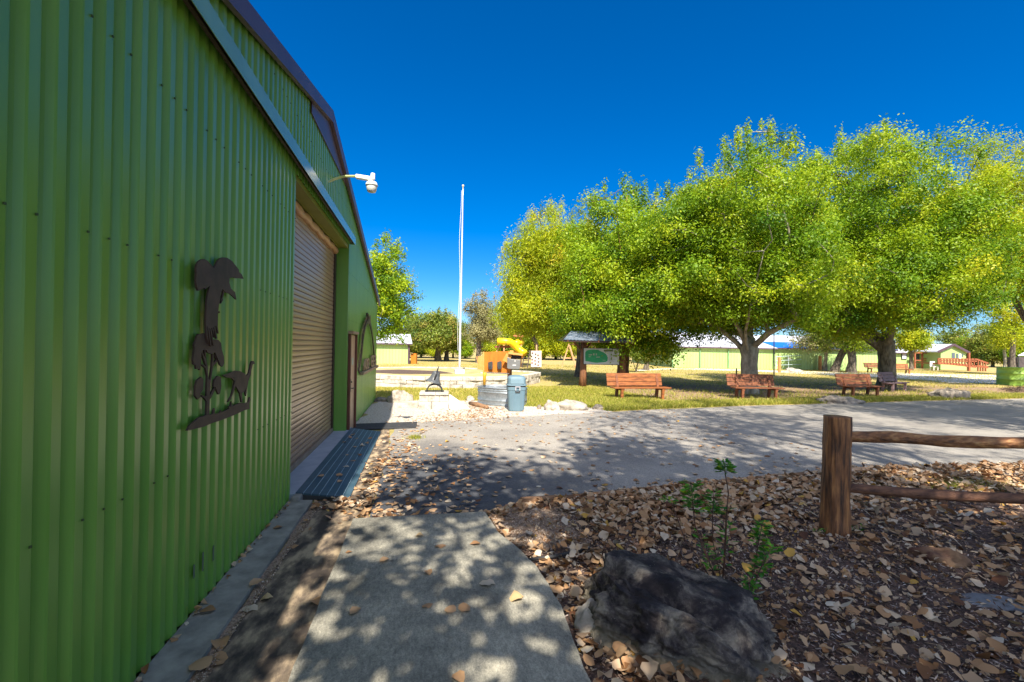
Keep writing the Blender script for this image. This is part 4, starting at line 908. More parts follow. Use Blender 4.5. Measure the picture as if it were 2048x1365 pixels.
for x_, yt in ((1008, 676), (1032, 672), (1042, 672), (1073, 690)): MB().bar(QP(x_, yt, 0.6), gd(x_, PD + 0.6), 0.12, 0.12, tuple(rt)).build('post', PW, ply)
MB().prism([QP(1026, 673, 0.2), QP(1048, 675, 0.2), QP(1044, 669, 1.4), QP(1030, 668, 1.4)], (0, 0, 0.05)).build('roof', mat('red brown boards', (0.4, 0.14, 0.06), (0.5, 0.18, 0.08), scale=3), ply)
MB().prism([QP(1028, 716, 0.3), QP(1047, 717, 0.3), QP(1047, 702, 0.3), QP(1028, 702, 0.3)], tuple(fw * 0.05)).build('side_panel', mat('orange side boards', (0.72, 0.30, 0.04), (0.8, 0.36, 0.05), scale=3), ply)
MB().bar(QP(990, 694, 0), QP(1030, 694, 0), 0.10, 0.18).build('deck_beam', mat('dark red beam', (0.25, 0.08, 0.04)), ply)
MB().bar(QP(1000, 690, -0.1), QP(992, 706, -0.1), 0.10, 0.10).build('brace', PW, ply)
MB().prism([QP(1062, 734.5, -1.0), QP(1083, 734.5, -1.0), QP(1083, 702, 0.2), QP(1062, 702, 0.2)], tuple(fw * 0.06)).build('climbing_wall', mat('pale pink board', (0.42, 0.30, 0.24), (0.52, 0.38, 0.31), scale=2), ply)
rnd = random.Random(2)
for i in range(12):
    x_ = 1064 + (i % 3) * 6.5 + rnd.uniform(-1, 1); y_ = 706 + i * 2.2; MB().lathe([(0.0, 0.05), (0.06, 0.02), (0.07, -0.03), (0, -0.04)], 6, QP(x_, y_, -0.45 - (y_ - 718) * 0.035 - 0.05)).build('climbing_hold', DKBROWN, ply)
MB().bar(QP(1050, 701, -0.1), gd(1044, PD - 1.0), 0.06, 0.10).build('ladder_rail', DKBROWN, ply); MB().bar(QP(1060, 701, -0.1), gd(1055, PD - 1.0), 0.06, 0.10).build('ladder_rail', DKBROWN, ply)
for i in range(6):
    t = (i + 0.5) / 6; MB().bar(QP(1050, 701, -0.1).lerp(gd(1044, PD - 1.0), t), QP(1060, 701, -0.1).lerp(gd(1055, PD - 1.0), t), 0.05, 0.05).build('rung', DKBROWN, ply)
# swing
SD = 42.0
sw = thing('swing_frame', tuple(gd(1137, SD)), 0, 'wooden A-frame swing left of the map board', 'swing')
MB().bar(atd(1138, 688, SD), gd(1123.5, SD), 0.13, 0.10).build('leg', PW, sw); MB().bar(atd(1138, 688, SD), gd(1152, SD - 0.6), 0.13, 0.10).build('leg', PW, sw)
MB().bar(atd(1128, 716, SD), atd(1144, 717, SD), 0.10, 0.10).build('crosspiece', PW, sw)
MB().bar(atd(1138, 689, SD), atd(1190, 692, SD + 3), 0.13, 0.13).build('top_beam', KPOST, sw)
MB().bar(atd(1190, 692, SD + 3), gd(1180, SD + 3), 0.13, 0.10).build('leg', PW, sw); MB().bar(atd(1190, 692, SD + 3), gd(1201, SD + 3), 0.13, 0.10).build('leg', PW, sw)
for x_, d_ in ((1150, 1), (1160, 1.5)):
    q = MB().tube([atd(x_, 690, SD + d_), atd(x_, 714, SD + d_)], 0.015, 4); q.build('chain', DKPL, sw)
MB().bar(atd(1149, 714.5, SD + 1), atd(1161, 715, SD + 1.5), 0.2, 0.03).build('swing_seat', YEL, sw)

# ================================================================== FAR BUILDINGS
def front_building(name, label, D0, D1, x0, x1, pe, ridge_px, wallm, roofm, depth=8.0, gable=None, ribs=True, trim=PURPLE, nd=None):
    """front wall between columns x0,x1 at depths D0,D1; pe = eave row at each end; ridge_px rise of the roof above the eave in pixels."""
    a = gd(x0, D0); b = gd(x1, D1); t = thing(name, tuple((a + b) / 2), 0, label, 'building')
    za = atd(x0, pe[0], D0).z; zb = atd(x1, pe[1], D1).z; h = (za + zb) / 2
    d = (b - a).normalized(); nn = Vector((-d.y, d.x, 0)) if nd is None else Vector(nd).normalized(); L_ = (b - a).length
    mb = MB(); k = int(L_ / 0.3)
    if ribs:
        for i in range(k):
            s0 = a + d * (i * L_ / k); s1 = a + d * (i * L_ / k + 0.24 * L_ / k / 0.3); s2 = a + d * ((i + 1) * L_ / k)
            n0 = len(mb.v); mb.v += [(s0.x, s0.y, 0), (s1.x, s1.y, 0), ((s1.x + s2.x) / 2 - nn.x * 0.03, (s1.y + s2.y) / 2 - nn.y * 0.03, 0), (s2.x, s2.y, 0)]; mb.v += [(v[0], v[1], h) for v in mb.v[n0:n0 + 4]]
            mb.f += [(n0 + j, n0 + j + 1, n0 + j + 5, n0 + j + 4) for j in range(3)]
    mb.prism([(a + nn * 0.05)[:2] + (0,), (b + nn * 0.05)[:2] + (0,), (b + nn * depth)[:2] + (0,), (a + nn * depth)[:2] + (0,)], (0, 0, h))
    rz__ = h + ridge_px / FPX * (D0 + D1) / 2
    for e in (a + nn * 0.05, b - d * 0.04 + nn * 0.05):
        mb.prism([(e.x, e.y, h), (e.x + nn.x * (depth - .1), e.y + nn.y * (depth - .1), h), (e.x + nn.x * depth / 2, e.y + nn.y * depth / 2, rz__ - 0.05)], tuple(d * 0.04))
    mb.build('wall', wallm, t)
    mb = MB(); o_ = nn * -0.35; e0 = a + o_ - d * 0.3; e1 = b + o_ + d * 0.3; r0 = a + nn * depth / 2 - d * 0.3; r1 = b + nn * depth / 2 + d * 0.3; f0 = a + nn * (depth + .35) - d * 0.3; f1 = b + nn * (depth + .35) + d * 0.3
    hh = h - 0.02
    for q0, q1, s0, s1 in ((e0, e1, r0, r1), (f0, f1, r0, r1)):
        mb.prism([(q0.x, q0.y, hh), (q1.x, q1.y, hh), (s1.x, s1.y, rz__), (s0.x, s0.y, rz__)], (0, 0, 0.06))
    mb.build('roof', roofm, t)
    MB().bar(Vector((e0.x, e0.y, hh)) - up * 0.02, Vector((e1.x, e1.y, hh)) - up * 0.02, 0.05, 0.13).build('eave_trim', trim, t)
    return t, a, b, d, nn, h
# left shed
sh, a, b, d, nn, h = front_building('shed', 'pale green metal shed with white roof beyond the big green wall', 43.0, 43.0, 690, 817, (686, 688), 20, FARGREEN, ROOFW, 8, nd=(-0.07, 1, 0))
MB().bar(Vector((b.x, b.y, 0)) - nn * 0.05, Vector((b.x, b.y, h)) - nn * 0.05, 0.16, 0.16).build('corner_trim', PURPLE, sh)
pl = MB().prism([gd(822, 43.5), gd(832, 43.5), atd(832.5, 707.5, 43.5), atd(821.5, 707.5, 43.5)], tuple(fw * 0.5)).build('wooden_box', OPLY); tag(pl, 'orange board box standing right of the pale green shed', 'box')
# long building
BD = 47.0
lb, a, b, d, nn, h = front_building('long_building', 'long pale green metal building with white roof behind the forked tree', BD, BD, 1345, 1545, (694, 697), 34, FARGREEN, ROOFW, 16)
for x_ in (1345, 1400, 1457, 1512): MB().tube([gd(x_, BD - 0.1), atd(x_, 697, BD - 0.1)], 0.06, 6).build('downpipe', FLASH, lb)
bb, a, b, d, nn, h = front_building('blue_roof_building', 'long green building with blue metal roof behind the pipe gate', BD + 0.6, BD + 0.6, 1546, 1784, (697, 700), 13, FARGREEN, ROOFB, 10)
# white roof behind, higher
bw_, a, b, d, nn, h = front_building('long_building', 'white roof rising behind the blue roof', BD + 14, BD + 14, 1546, 1800, (700, 703), 30, FARGREEN, ROOFW, 12)
# left gable wing of the long building (its wall faces left of the camera)
wg = thing('gable_wing', tuple(gd(1320, BD + 3)), 0, 'green gable end left of the long pale green building', 'building')
p0 = gd(1345, BD + 0.2); p1 = gd(1297, BD + 9); pr = gd(1300, BD + 9)
hA = atd(1345, 694, BD).z
dd = (p1 - p0).normalized()
MB().prism([(p0.x - .03, p0.y, 0), (p1.x, p1.y, 0), (p1.x, p1.y, hA + 1.6), (p0.x - .03, p0.y, hA)], tuple(Vector((dd.y, -dd.x, 0)) * -0.1)).build('wall', FARGREEN, wg)
MB().bar(Vector((p0.x, p0.y, hA + .05)) - rt * .1, Vector((p1.x, p1.y, hA + 1.65)) - rt * .1, 0.3, 0.14).build('rake_trim', PURPLE, wg)
# cottage on the right
HD = 60.0
hs_, a, b, d, nn, h = front_building('cottage', 'mint green cottage with grey metal roof and red-brown deck', HD, HD, 1778, 1866, (705.5, 707), 22, FARGREEN, ROOFW, 9, ribs=False)
def HQ(x_, y_, d_=0.0): return atd(x_, y_, HD + d_)
fr = MB().prism([HQ(1803.5, 719, -0.06), HQ(1814, 719, -0.06), HQ(1814, 707, -0.06), HQ(1803.5, 707, -0.06)], tuple(fw * 0.05)).build('window', DKPL, hs_)
MB().prism([HQ(1804.7, 718, -0.08), HQ(1812.8, 718, -0.08), HQ(1812.8, 708, -0.08), HQ(1804.7, 708, -0.08)], tuple(fw * 0.01)).build('pane', mat('curtained pane', (0.5, 0.5, 0.55), (0.7, 0.7, 0.74), scale=3), fr)
# porch
MB().prism([HQ(1846, 705, -1.0), HQ(1866, 705.5, -1.0), HQ(1855, 695.5, -1.0)], tuple(fw * 1.0)).build('porch_gable', mat('cream gable', (0.6, 0.55, 0.3), (0.7, 0.65, 0.4), scale=2), hs_)
for x_ in (1829.5, 1844.5, 1855, 1865): MB().bar(gd(x_, HD - 1), HQ(x_, 705.5, -1), 0.16, 0.16, tuple(rt)).build('porch_post', DECKM, hs_)
MB().prism([HQ(1831, 720, -0.05), HQ(1844, 720, -0.05), HQ(1844, 707, -0.05), HQ(1831, 707, -0.05)], tuple(fw * 0.04)).build('door', GLASSD, hs_)
MB().bar(HQ(1829, 705.7, -1), HQ(1867, 706.4, -1), 0.2, 0.2).build('porch_beam', DECKM, hs_)
for y_ in (718, 722, 726): MB().bar(HQ(1845, y_ + .2, -1), HQ(1866, y_ + .4, -1), 0.08, 0.14).build('porch_rail', DECKM, hs_)
MB().bar(HQ(1830, 721, -1), HQ(1845, 721.3, -1), 0.08, 0.14).build('porch_rail', DECKM, hs_)
# gabled wing
W0 = gd(1881, HD - 3); W1 = gd(1931.5, HD - 3)
cw = thing('cottage_wing', tuple((W0 + W1) / 2), 0, 'pale gabled wing of the cottage behind the deck ramp', 'building')
hL = atd(1881, 702, HD - 3).z; hR = atd(1931.5, 704, HD - 3).z; pk = atd(1908, 691.5, HD - 3)
MB().prism([W0, W1, (W1.x, W1.y, hR), tuple(pk), (W0.x, W0.y, hL)], tuple(fw * 6)).build('wall', FARGREEN, cw)
MB().prism([gd(1866, HD - 0.8), gd(1881, HD - 0.8), atd(1881, 703, HD - 0.8), atd(1866, 703, HD - 0.8)], tuple(fw * 4)).build('side_wall', FARGREEN, cw)
for aa, ab in ((atd(1876, 705, HD - 3.3), atd(1908, 690.5, HD - 3.3)), (atd(1908, 690.5, HD - 3.3), atd(1940, 707, HD - 3.3))):
    MB().prism([aa, ab, ab + up * 0.12, aa + up * 0.12], tuple(fw * 6.6)).build('roof', ROOFW, cw)
    MB().bar(aa + up * 0.05, ab + up * 0.05, 0.06, 0.26).build('rake_trim', PURPLE, cw)
for x0_, x1_, y0_, y1_, mm in ((1913, 1916.5, 708, 717, GLASSD), (1918, 1922.5, 708, 720, WHITE), (1924, 1926.5, 708.5, 714, GLASSD), (1904, 1910, 706, 717, GLASSD)):
    MB().prism([atd(x0_, y1_, HD - 3.05), atd(x1_, y1_, HD - 3.05), atd(x1_, y0_, HD - 3.05), atd(x0_, y0_, HD - 3.05)], tuple(fw * 0.04)).build('window', mm, cw)
# deck and ramp
DD = HD - 6.5
dk = thing('deck', tuple(gd(1920, DD)), 0, 'red-brown wooden deck with railings and a long ramp before the cottage', 'deck')
def DQ(x_, y_, d_=0.0): return atd(x_, y_, DD + d_)
MB().prism([DQ(1876, 728.5), DQ(1935, 731.5), DQ(1935, 729), DQ(1876, 726)], tuple(fw * 3)).build('floor', DECKM, dk)
MB().bar(DQ(1876, 726.8), DQ(1902, 727.8), 0.1, 0.28).build('fascia', DECKM, dk); MB().bar(DQ(1902, 728), DQ(1952, 733.6), 0.1, 0.3).build('fascia', DECKM, dk)
for y_ in (718, 722): MB().bar(DQ(1876, y_), DQ(1953, y_ + 1.0), 0.10, 0.17).build('rail', DECKM, dk)
for i, x_ in enumerate(list(range(1876, 1954, 6))):
    MB().bar(DQ(x_, 717.5), DQ(x_, 728 + (x_ - 1876) * 0.07), 0.1, 0.1, tuple(rt)).build('railing_post', DECKM, dk)
MB().bar(DQ(1937.5, 706), gd(1937.5, DD), 0.2, 0.2, tuple(rt)).build('post', DECKM, dk)
MB().bar(DQ(1953, 719), DQ(1976, 727), 0.10, 0.17).build('rail', DECKM, dk); MB().bar(DQ(1953, 732.5), DQ(1976, 735), 0.08, 0.25).build('fascia', DECKM, dk)
for x_ in range(1956, 1976, 5): MB().bar(DQ(x_, 720 + (x_ - 1953) * 0.33), gd(x_, DD), 0.1, 0.1, tuple(rt)).build('railing_post', DECKM, dk)
for px_ in (1862, 1858): pass
wc = gd(1868, HD - 6)
wch = thing('garden_chair', tuple(wc), 0, 'small white chair in front of the cottage porch', 'chair')
MB().obox(wc + up * 0.42, rt, fw, up, 0.28, 0.25, 0.04).build('seat', WHITE, wch); MB().obox(wc + up * 0.75 + fw * 0.25, rt, fw, up, 0.28, 0.04, 0.3).build('backrest', WHITE, wch)
for i, j in ((-1, -1), (1, -1), (1, 1), (-1, 1)): MB().obox(wc + up * 0.2 + rt * 0.24 * i + fw * 0.22 * j, rt, fw, up, 0.03, 0.03, 0.2).build('leg', WHITE, wch)
# open white canopy at the right edge
cp = thing('canopy', tuple(gd(2056, 48)), 0, 'white peaked canopy over dark furniture at the far right edge', 'canopy')
MB().prism([atd(2036, 712, 47), atd(2076, 712, 47), atd(2062, 706, 49), atd(2048, 706, 49)], (0, 0, 0.06)).build('roof', WHITE, cp)
MB().prism([gd(2034, 50), gd(2080, 50), atd(2080, 715, 50), atd(2034, 715, 50)], tuple(fw * 1)).build('back_wall', mat('dark shed siding', (0.05, 0.04, 0.04), (0.09, 0.07, 0.07), scale=3), cp)
for x_ in (2037, 2075): MB().bar(gd(x_, 47), atd(x_, 712, 47), 0.1, 0.1, tuple(rt)).build('post', DKPL, cp)

# ================================================================== TREES
def tree_mesh(seed, H, zlow, rx, ry, ncl, nleaf, lsize, trunk_r, fork_z, off=(0, 0), rc=0.7, widest=0.42, spikes=20, lean=(0, 0), limbs=6, rho_pow=0.42, asp=0.5, up_bias=0.5, droop=0.0, twig=0.008, lump=0.30, inner=0.0, flare=1.0):
    """returns (wood MB, leaf quads (N,4,3), tone (N,)); local coordinates, trunk foot at the origin."""
    rs = np.random.RandomState(seed); rnd = random.Random(seed)
    cz = zlow + (H - zlow) * widest; cen = np.array([off[0], off[1], cz])
    P = []
    while len(P) < ncl:
        d = rs.normal(size=3); d /= np.linalg.norm(d)
        hz_ = (H - cz) if d[2] > 0 else (cz - zlow)
        lump_ = 1 - lump * 0.5 + lump * (mnoise.noise(Vector(d * 1.6) + Vector((seed, 0, 0))) + 0.6 * mnoise.noise(Vector(d * 4.0) + Vector((0, seed, 0))))
        lump_ = min(1.08, lump_)
        rho = rs.uniform(inner, 1) ** rho_pow
        e = 0.82
        dd = np.array([math.copysign(abs(d[0]) ** 1, d[0]), d[1], math.copysign(abs(d[2]) ** e, d[2])])
        p = cen + dd * np.array([rx, ry, hz_]) * rho * lump_
        if p[2] < zlow * 0.9: continue
        P.append((p, rc * rs.uniform(0.6, 1.25), 1.0))
    for i in range(spikes):
        a = rs.uniform(0, 6.28); r_ = rs.uniform(0, 0.85) ** 0.6
        k = math.sqrt(max(0.05, 1 - r_ * r_))
        p = cen + np.array([rx * r_ * math.cos(a), ry * r_ * math.sin(a), (H - cz) * (k * rs.uniform(0.92, 1.04))])
        P.append((p, rc * rs.uniform(0.28, 0.46), 2.2))
    # ---- skeleton
    nodes = []; par = []
    def addn(p, pa): nodes.append(np.array(p, float)); par.append(pa); return len(nodes) - 1
    k0 = addn((0, 0, -0.1), -1); prev = k0; nt_ = 6
    for i in range(1, nt_ + 1):
        t = i / nt_; prev = addn((lean[0] * t + rnd.uniform(-.04, .04), lean[1] * t + rnd.uniform(-.04, .04), fork_z * t), prev)
    fork = prev
    tips = [fork]
    for i in range(limbs):
        a = 2 * math.pi * (i + rnd.uniform(-.3, .3)) / limbs; el = rnd.uniform(0.55, 1.15) if i else 1.4
        L_ = (0.62 * (H - fork_z)) * (0.75 if el < 0.8 else 1.0); d = np.array([math.cos(a) * math.cos(el) * rx / max(rx, ry), math.sin(a) * math.cos(el) * ry / max(rx, ry), math.sin(el)])
        d = d + np.array([off[0], off[1], 0]) / max(1, L_) * 0.6
        pr = fork if i % 2 == 0 else fork - 1; p = nodes[pr].copy(); ns = 7
        for j in range(ns):
            d = d + rs.normal(size=3) * 0.13 + np.array([0, 0, 0.05]); d /= np.linalg.norm(d)
            p = p + d * L_ / ns; pr = addn(p, pr)
    order = sorted(range(len(P)), key=lambda i: np.linalg.norm(P[i][0] - nodes[fork]))
    tipn = []
    for i in order:
        c = P[i][0]; A = np.array(nodes[fork - 1:]); d = np.linalg.norm(A - c, axis=1)
        zpen = np.maximum(0, A[:, 2] - c[2]) * 0.7
        j = int(np.argmin(d + zpen)) + fork - 1; p = nodes[j]; L_ = np.linalg.norm(c - p); ns = max(1, int(L_ / 0.55)); pr = j
        perp = rs.normal(size=3) * min(0.12 * L_, 0.25) * (0.4 if P[i][2] > 1.5 else 1)
        for s in range(1, ns + 1):
            t = s / ns; q = p + (c - p) * t + perp * math.sin(math.pi * t) * 0.6 + np.array([0, 0, -0.06 * L_ * math.sin(math.pi * t)]); pr = addn(q, pr)
        tipn.append(pr)
    cnt = np.zeros(len(nodes)); 
    for i in tipn: cnt[i] += 1
    for i in range(len(nodes) - 1, 0, -1): cnt[par[i]] += cnt[i]
    tot = cnt[0]; rad = np.maximum(twig, trunk_r * (cnt / tot) ** 0.52)
    for i in range(0, nt_ + 1): rad[i] = trunk_r * (1.0 + 0.55 * flare * max(0, 1 - i / 2.0) ** 1.5 + (0.10 if i == nt_ else 0))
    kids = {}
    for i, p in enumerate(par): kids.setdefault(p, []).append(i)
    wood = MB(); stack = [0]; seen = set()
    # chains: follow the thickest child
    starts = [(None, 0)]
    while starts:
        p0, i = starts.pop(); chain = [] if p0 is None else [p0]; rr_ = [] if p0 is None else [min(rad[p0], rad[i] * 1.15)]
        while True:
            chain.append(i); rr_.append(rad[i]); ks_ = sorted(kids.get(i, []), key=lambda q: -rad[q])
            if not ks_: break
            for q in ks_[1:]: starts.append((i, q))
            i = ks_[0]
        if len(chain) > 1 and max(rr_) > 0:
            nseg = 14 if rr_[0] > 0.15 else (8 if rr_[0] > 0.06 else (5 if rr_[0] > 0.025 else 3))
            wood.tube([tuple(nodes[q]) for q in chain], rr_, nseg, cap=False)
    # ---- leaves
    tot_w = sum((r_ ** 2) * w_ for _, r_, w_ in P); Q = []; T = []; CD = []
    for c, r_, w_ in P:
        k = max(6, int(nleaf * r_ ** 2 * w_ / tot_w))
        d = rs.normal(size=(k, 3)); d /= np.linalg.norm(d, axis=1)[:, None]
        sh_ = np.array([1.0, 1.0, 0.72]) if w_ < 2 else np.array([0.7, 0.7, 1.9])
        q = c + d * (rs.uniform(0, 1, size=(k, 1)) ** 0.5) * r_ * sh_ * np.clip(1 + 0.22 * rs.normal(size=(k, 1)), 0.4, 1.28)
        q[:, 2] -= droop * np.linalg.norm((q - c)[:, :2], axis=1)
        Q.append(q); CD.append(d); T.append(np.clip(rs.normal(0.48 + 0.17 * rs.normal(), 0.09, size=k), 0, 1))
    Q = np.concatenate(Q); T = np.concatenate(T); N = len(Q)
    nrm = rs.normal(size=(N, 3)) * 0.55 + np.concatenate(CD) * 0.9; nrm[:, 2] += up_bias; nrm /= np.linalg.norm(nrm, axis=1)[:, None]
    ax = rs.normal(size=(N, 3)); ax[:, 2] -= 0.4 + droop; ax -= nrm * (ax * nrm).sum(1)[:, None]; ax /= np.linalg.norm(ax, axis=1)[:, None]
    bx = np.cross(nrm, ax); s = lsize * rs.uniform(0.7, 1.3, size=(N, 1))
    V = np.stack([Q - ax * s * 0.5, Q + bx * s * asp * 0.5 + ax * s * 0.05 + nrm * s * 0.06, Q + ax * s * 0.5, Q - bx * s * asp * 0.5 + ax * s * 0.05 + nrm * s * 0.06], axis=1)
    return wood, V, T
def plant_tree(name, loc, label, wood, V, T, bark, leafm, rz=0.0, group=None, cat='tree'):
    t = thing(name, loc, rz, label, cat, group)
    wood.build('trunk', bark, t, world=False, smooth=True)
    np_mesh('crown', V, 4, leafm, T, t)
    return t

LF_ELM = leaf_mat('bright green foliage', [(0.0, (0.04, 0.12, 0.006)), (0.35, (0.145, 0.265, 0.008)), (0.6, (0.29, 0.40, 0.010)), (0.85, (0.42, 0.46, 0.012)), (1.0, (0.48, 0.45, 0.02))], 0.38)
LF_YEL = leaf_mat('yellow green foliage', [(0.0, (0.10, 0.17, 0.008)), (0.4, (0.34, 0.42, 0.012)), (0.75, (0.54, 0.53, 0.018)), (1.0, (0.62, 0.50, 0.03))], 0.42)
LF_OAK = leaf_mat('olive green foliage', [(0.0, (0.04, 0.09, 0.015)), (0.45, (0.17, 0.23, 0.025)), (0.8, (0.33, 0.33, 0.05)), (1.0, (0.42, 0.28, 0.08))], 0.3)
LF_GREY = leaf_mat('dusty grey olive foliage', [(0.0, (0.10, 0.11, 0.04)), (0.5, (0.30, 0.28, 0.11)), (1.0, (0.50, 0.44, 0.24))], 0.25)
LF_DK = leaf_mat('sycamore foliage overhead', [(0.0, (0.04, 0.10, 0.012)), (0.6, (0.10, 0.20, 0.02)), (1.0, (0.24, 0.26, 0.03))], 0.35)

def zat(px_, py_, D_): return atd(px_, py_, D_).z
def px_tree(name, label, px_, D_, top, left, right, low, leafm=LF_ELM, bark=BARK, seed=1, ncl=300, nleaf=60000, lsize=0.12, trunk_r=0.35, fork=2.2, depth=1.0, group=None, **kw):
    b = gd(px_, D_); H = zat(px_, top, D_); zl = zat(px_, low, D_); hw_ = (right - left) / 2 / FPX * D_; offp = ((left + right) / 2 - px_) / FPX * D_
    w_, V, T = tree_mesh(seed, H, zl, hw_, hw_ * depth, ncl, nleaf, lsize, trunk_r, fork, off=(offp, 0), **kw)
    return plant_tree(name, tuple(b), label, w_, V, T, bark, leafm, rz=-YAW, group=group)
# the broad shade trees
px_tree('shade_tree', 'thick forked tree with broad bright green crown behind the dark bench', 1498, 19.8, 284, 1258, 1668, 692, seed=11, ncl=700, nleaf=290000, lsize=0.11, trunk_r=0.34, fork=1.9, rc=0.8, spikes=34, limbs=7, depth=1.15, widest=0.36, flare=0.5, group='broad green shade trees', bark=BARKP)
px_tree('shade_tree', 'tallest broad green tree, its trunk right of the reddish bench', 1772, 23.4, 284, 1500, 1960, 694, seed=23, ncl=760, nleaf=310000, lsize=0.12, trunk_r=0.37, fork=2.3, rc=0.9, spikes=36, limbs=7, depth=1.05, widest=0.36, flare=0.5, group='broad green shade trees', bark=BARKC)
px_tree('shade_tree', 'green tree whose crown hangs over the map board roof', 1245, 23.6, 378, 1085, 1425, 716, seed=37, ncl=520, nleaf=190000, lsize=0.13, trunk_r=0.30, fork=2.2, rc=0.9, spikes=26, limbs=6, depth=1.25, widest=0.36, group='broad green shade trees', bark=KPOST)
px_tree('shade_tree', 'yellow-green tree filling the right edge of the view', 2075, 27.0, 236, 1850, 2330, 640, leafm=LF_YEL, seed=41, ncl=600, nleaf=180000, lsize=0.125, trunk_r=0.30, fork=3.2, rc=0.95, spikes=26, limbs=6, depth=0.8, group='broad green shade trees')
px_tree('willow_tree', 'feathery yellow-green tree left of the map board with drooping tips', 1161, 29.0, 416, 985, 1225, 680, leafm=LF_YEL, seed=53, ncl=480, nleaf=130000, lsize=0.19, trunk_r=0.30, fork=2.6, rc=1.0, spikes=34, limbs=6, asp=0.24, droop=0.7)
px_tree('willow_tree', 'small yellow-green tree hanging over the yellow tube slide', 1072, 43.5, 572, 985, 1104, 676, leafm=LF_YEL, seed=59, ncl=150, nleaf=40000, lsize=0.18, trunk_r=0.16, fork=2.0, rc=0.8, spikes=8, limbs=4, asp=0.28, droop=0.6)
px_tree('young_tree', 'loose green tree right behind the far end of the big green wall', 742, 27.0, 470, 690, 838, 690, leafm=LF_ELM, seed=61, ncl=170, nleaf=26000, lsize=0.15, trunk_r=0.13, fork=2.0, rc=0.7, spikes=14, limbs=5, rho_pow=0.5)
# oaks and brush beyond the lawn
px_tree('oak_tree', 'dark olive oak with two trunks left of the flagpole', 876, 52.0, 618, 815, 925, 700, leafm=LF_OAK, seed=71, ncl=150, nleaf=26000, lsize=0.22, trunk_r=0.32, fork=2.6, rc=1.0, spikes=8, limbs=5)
px_tree('oak_tree', 'thin oak trunk and crown just left of the flagpole', 893, 53.5, 640, 862, 932, 702, leafm=LF_OAK, seed=73, ncl=70, nleaf=11000, lsize=0.22, trunk_r=0.24, fork=2.4, rc=0.9, spikes=4, limbs=4)
px_tree('oak_tree', 'dusty grey-olive tree right of the flagpole', 957, 50.0, 582, 922, 1005, 702, leafm=LF_GREY, seed=79, ncl=150, nleaf=24000, lsize=0.16, trunk_r=0.26, fork=3.0, rc=0.9, spikes=16, limbs=6, rho_pow=0.6)
px_tree('mesquite_tree', 'dark tree with leaning trunk in front of the green wall', 1668, 44.0, 640, 1600, 1745, 702, leafm=LF_OAK, seed=83, ncl=90, nleaf=11000, lsize=0.17, trunk_r=0.30, fork=2.6, rc=0.9, spikes=4, limbs=5, lean=(1.1, 0), rho_pow=0.6)
px_tree('mesquite_tree', 'straight dark trunk right of the leaning tree', 1703, 43.0, 652, 1670, 1768, 704, leafm=LF_ELM, seed=89, ncl=70, nleaf=9000, lsize=0.17, trunk_r=0.34, fork=2.6, rc=0.9, spikes=4, limbs=4)
px_tree('mesquite_tree', 'pale thin-trunked tree behind the right orange gate post', 1651, 45.5, 655, 1585, 1690, 700, leafm=LF_GREY, seed=97, ncl=60, nleaf=6000, lsize=0.17, trunk_r=0.15, fork=3.0, rc=0.9, spikes=4, limbs=5, bark=BARKP)
px_tree('round_tree', 'rounded pale green tree above the cottage roof', 1822, 52.0, 648, 1788, 1856, 702, leafm=LF_YEL, seed=101, ncl=80, nleaf=12000, lsize=0.2, trunk_r=0.18, fork=2.0, rc=0.9, spikes=3, limbs=4)
px_tree('slender_tree', 'slim tree with a tall dark trunk at the far right', 2024, 44.0, 560, 1975, 2075, 706, leafm=LF_YEL, seed=103, ncl=90, nleaf=10000, lsize=0.18, trunk_r=0.20, fork=5.0, rc=0.9, spikes=8, limbs=5)
px_tree('slender_tree', 'pale thin tree just left of the slim dark trunk at the far right', 2009, 46.0, 640, 1985, 2035, 704, leafm=LF_YEL, seed=107, ncl=40, nleaf=5000, lsize=0.18, trunk_r=0.12, fork=3.5, rc=0.8, spikes=4, limbs=4, bark=BARKP)
px_tree('young_tree', 'sparse shrub of upright stems left of the long green building', 1272, 36.0, 684, 1252, 1296, 726, leafm=LF_OAK, seed=109, ncl=36, nleaf=3000, lsize=0.12, trunk_r=0.06, fork=0.2, rc=0.35, spikes=8, limbs=7)
# brown vine-covered mass beside the long building
px_tree('vine_column', 'rust-brown vine covered stump column left of the long green building', 1293, 40.0, 672, 1280, 1304, 731, leafm=leaf_mat('dry brown vine', [(0, (0.12, 0.06, 0.03)), (1, (0.32, 0.2, 0.12))], 0.1), seed=113, ncl=46, nleaf=9000, lsize=0.12, trunk_r=0.2, fork=1.5, rc=0.35, spikes=3, limbs=3, rho_pow=0.6)
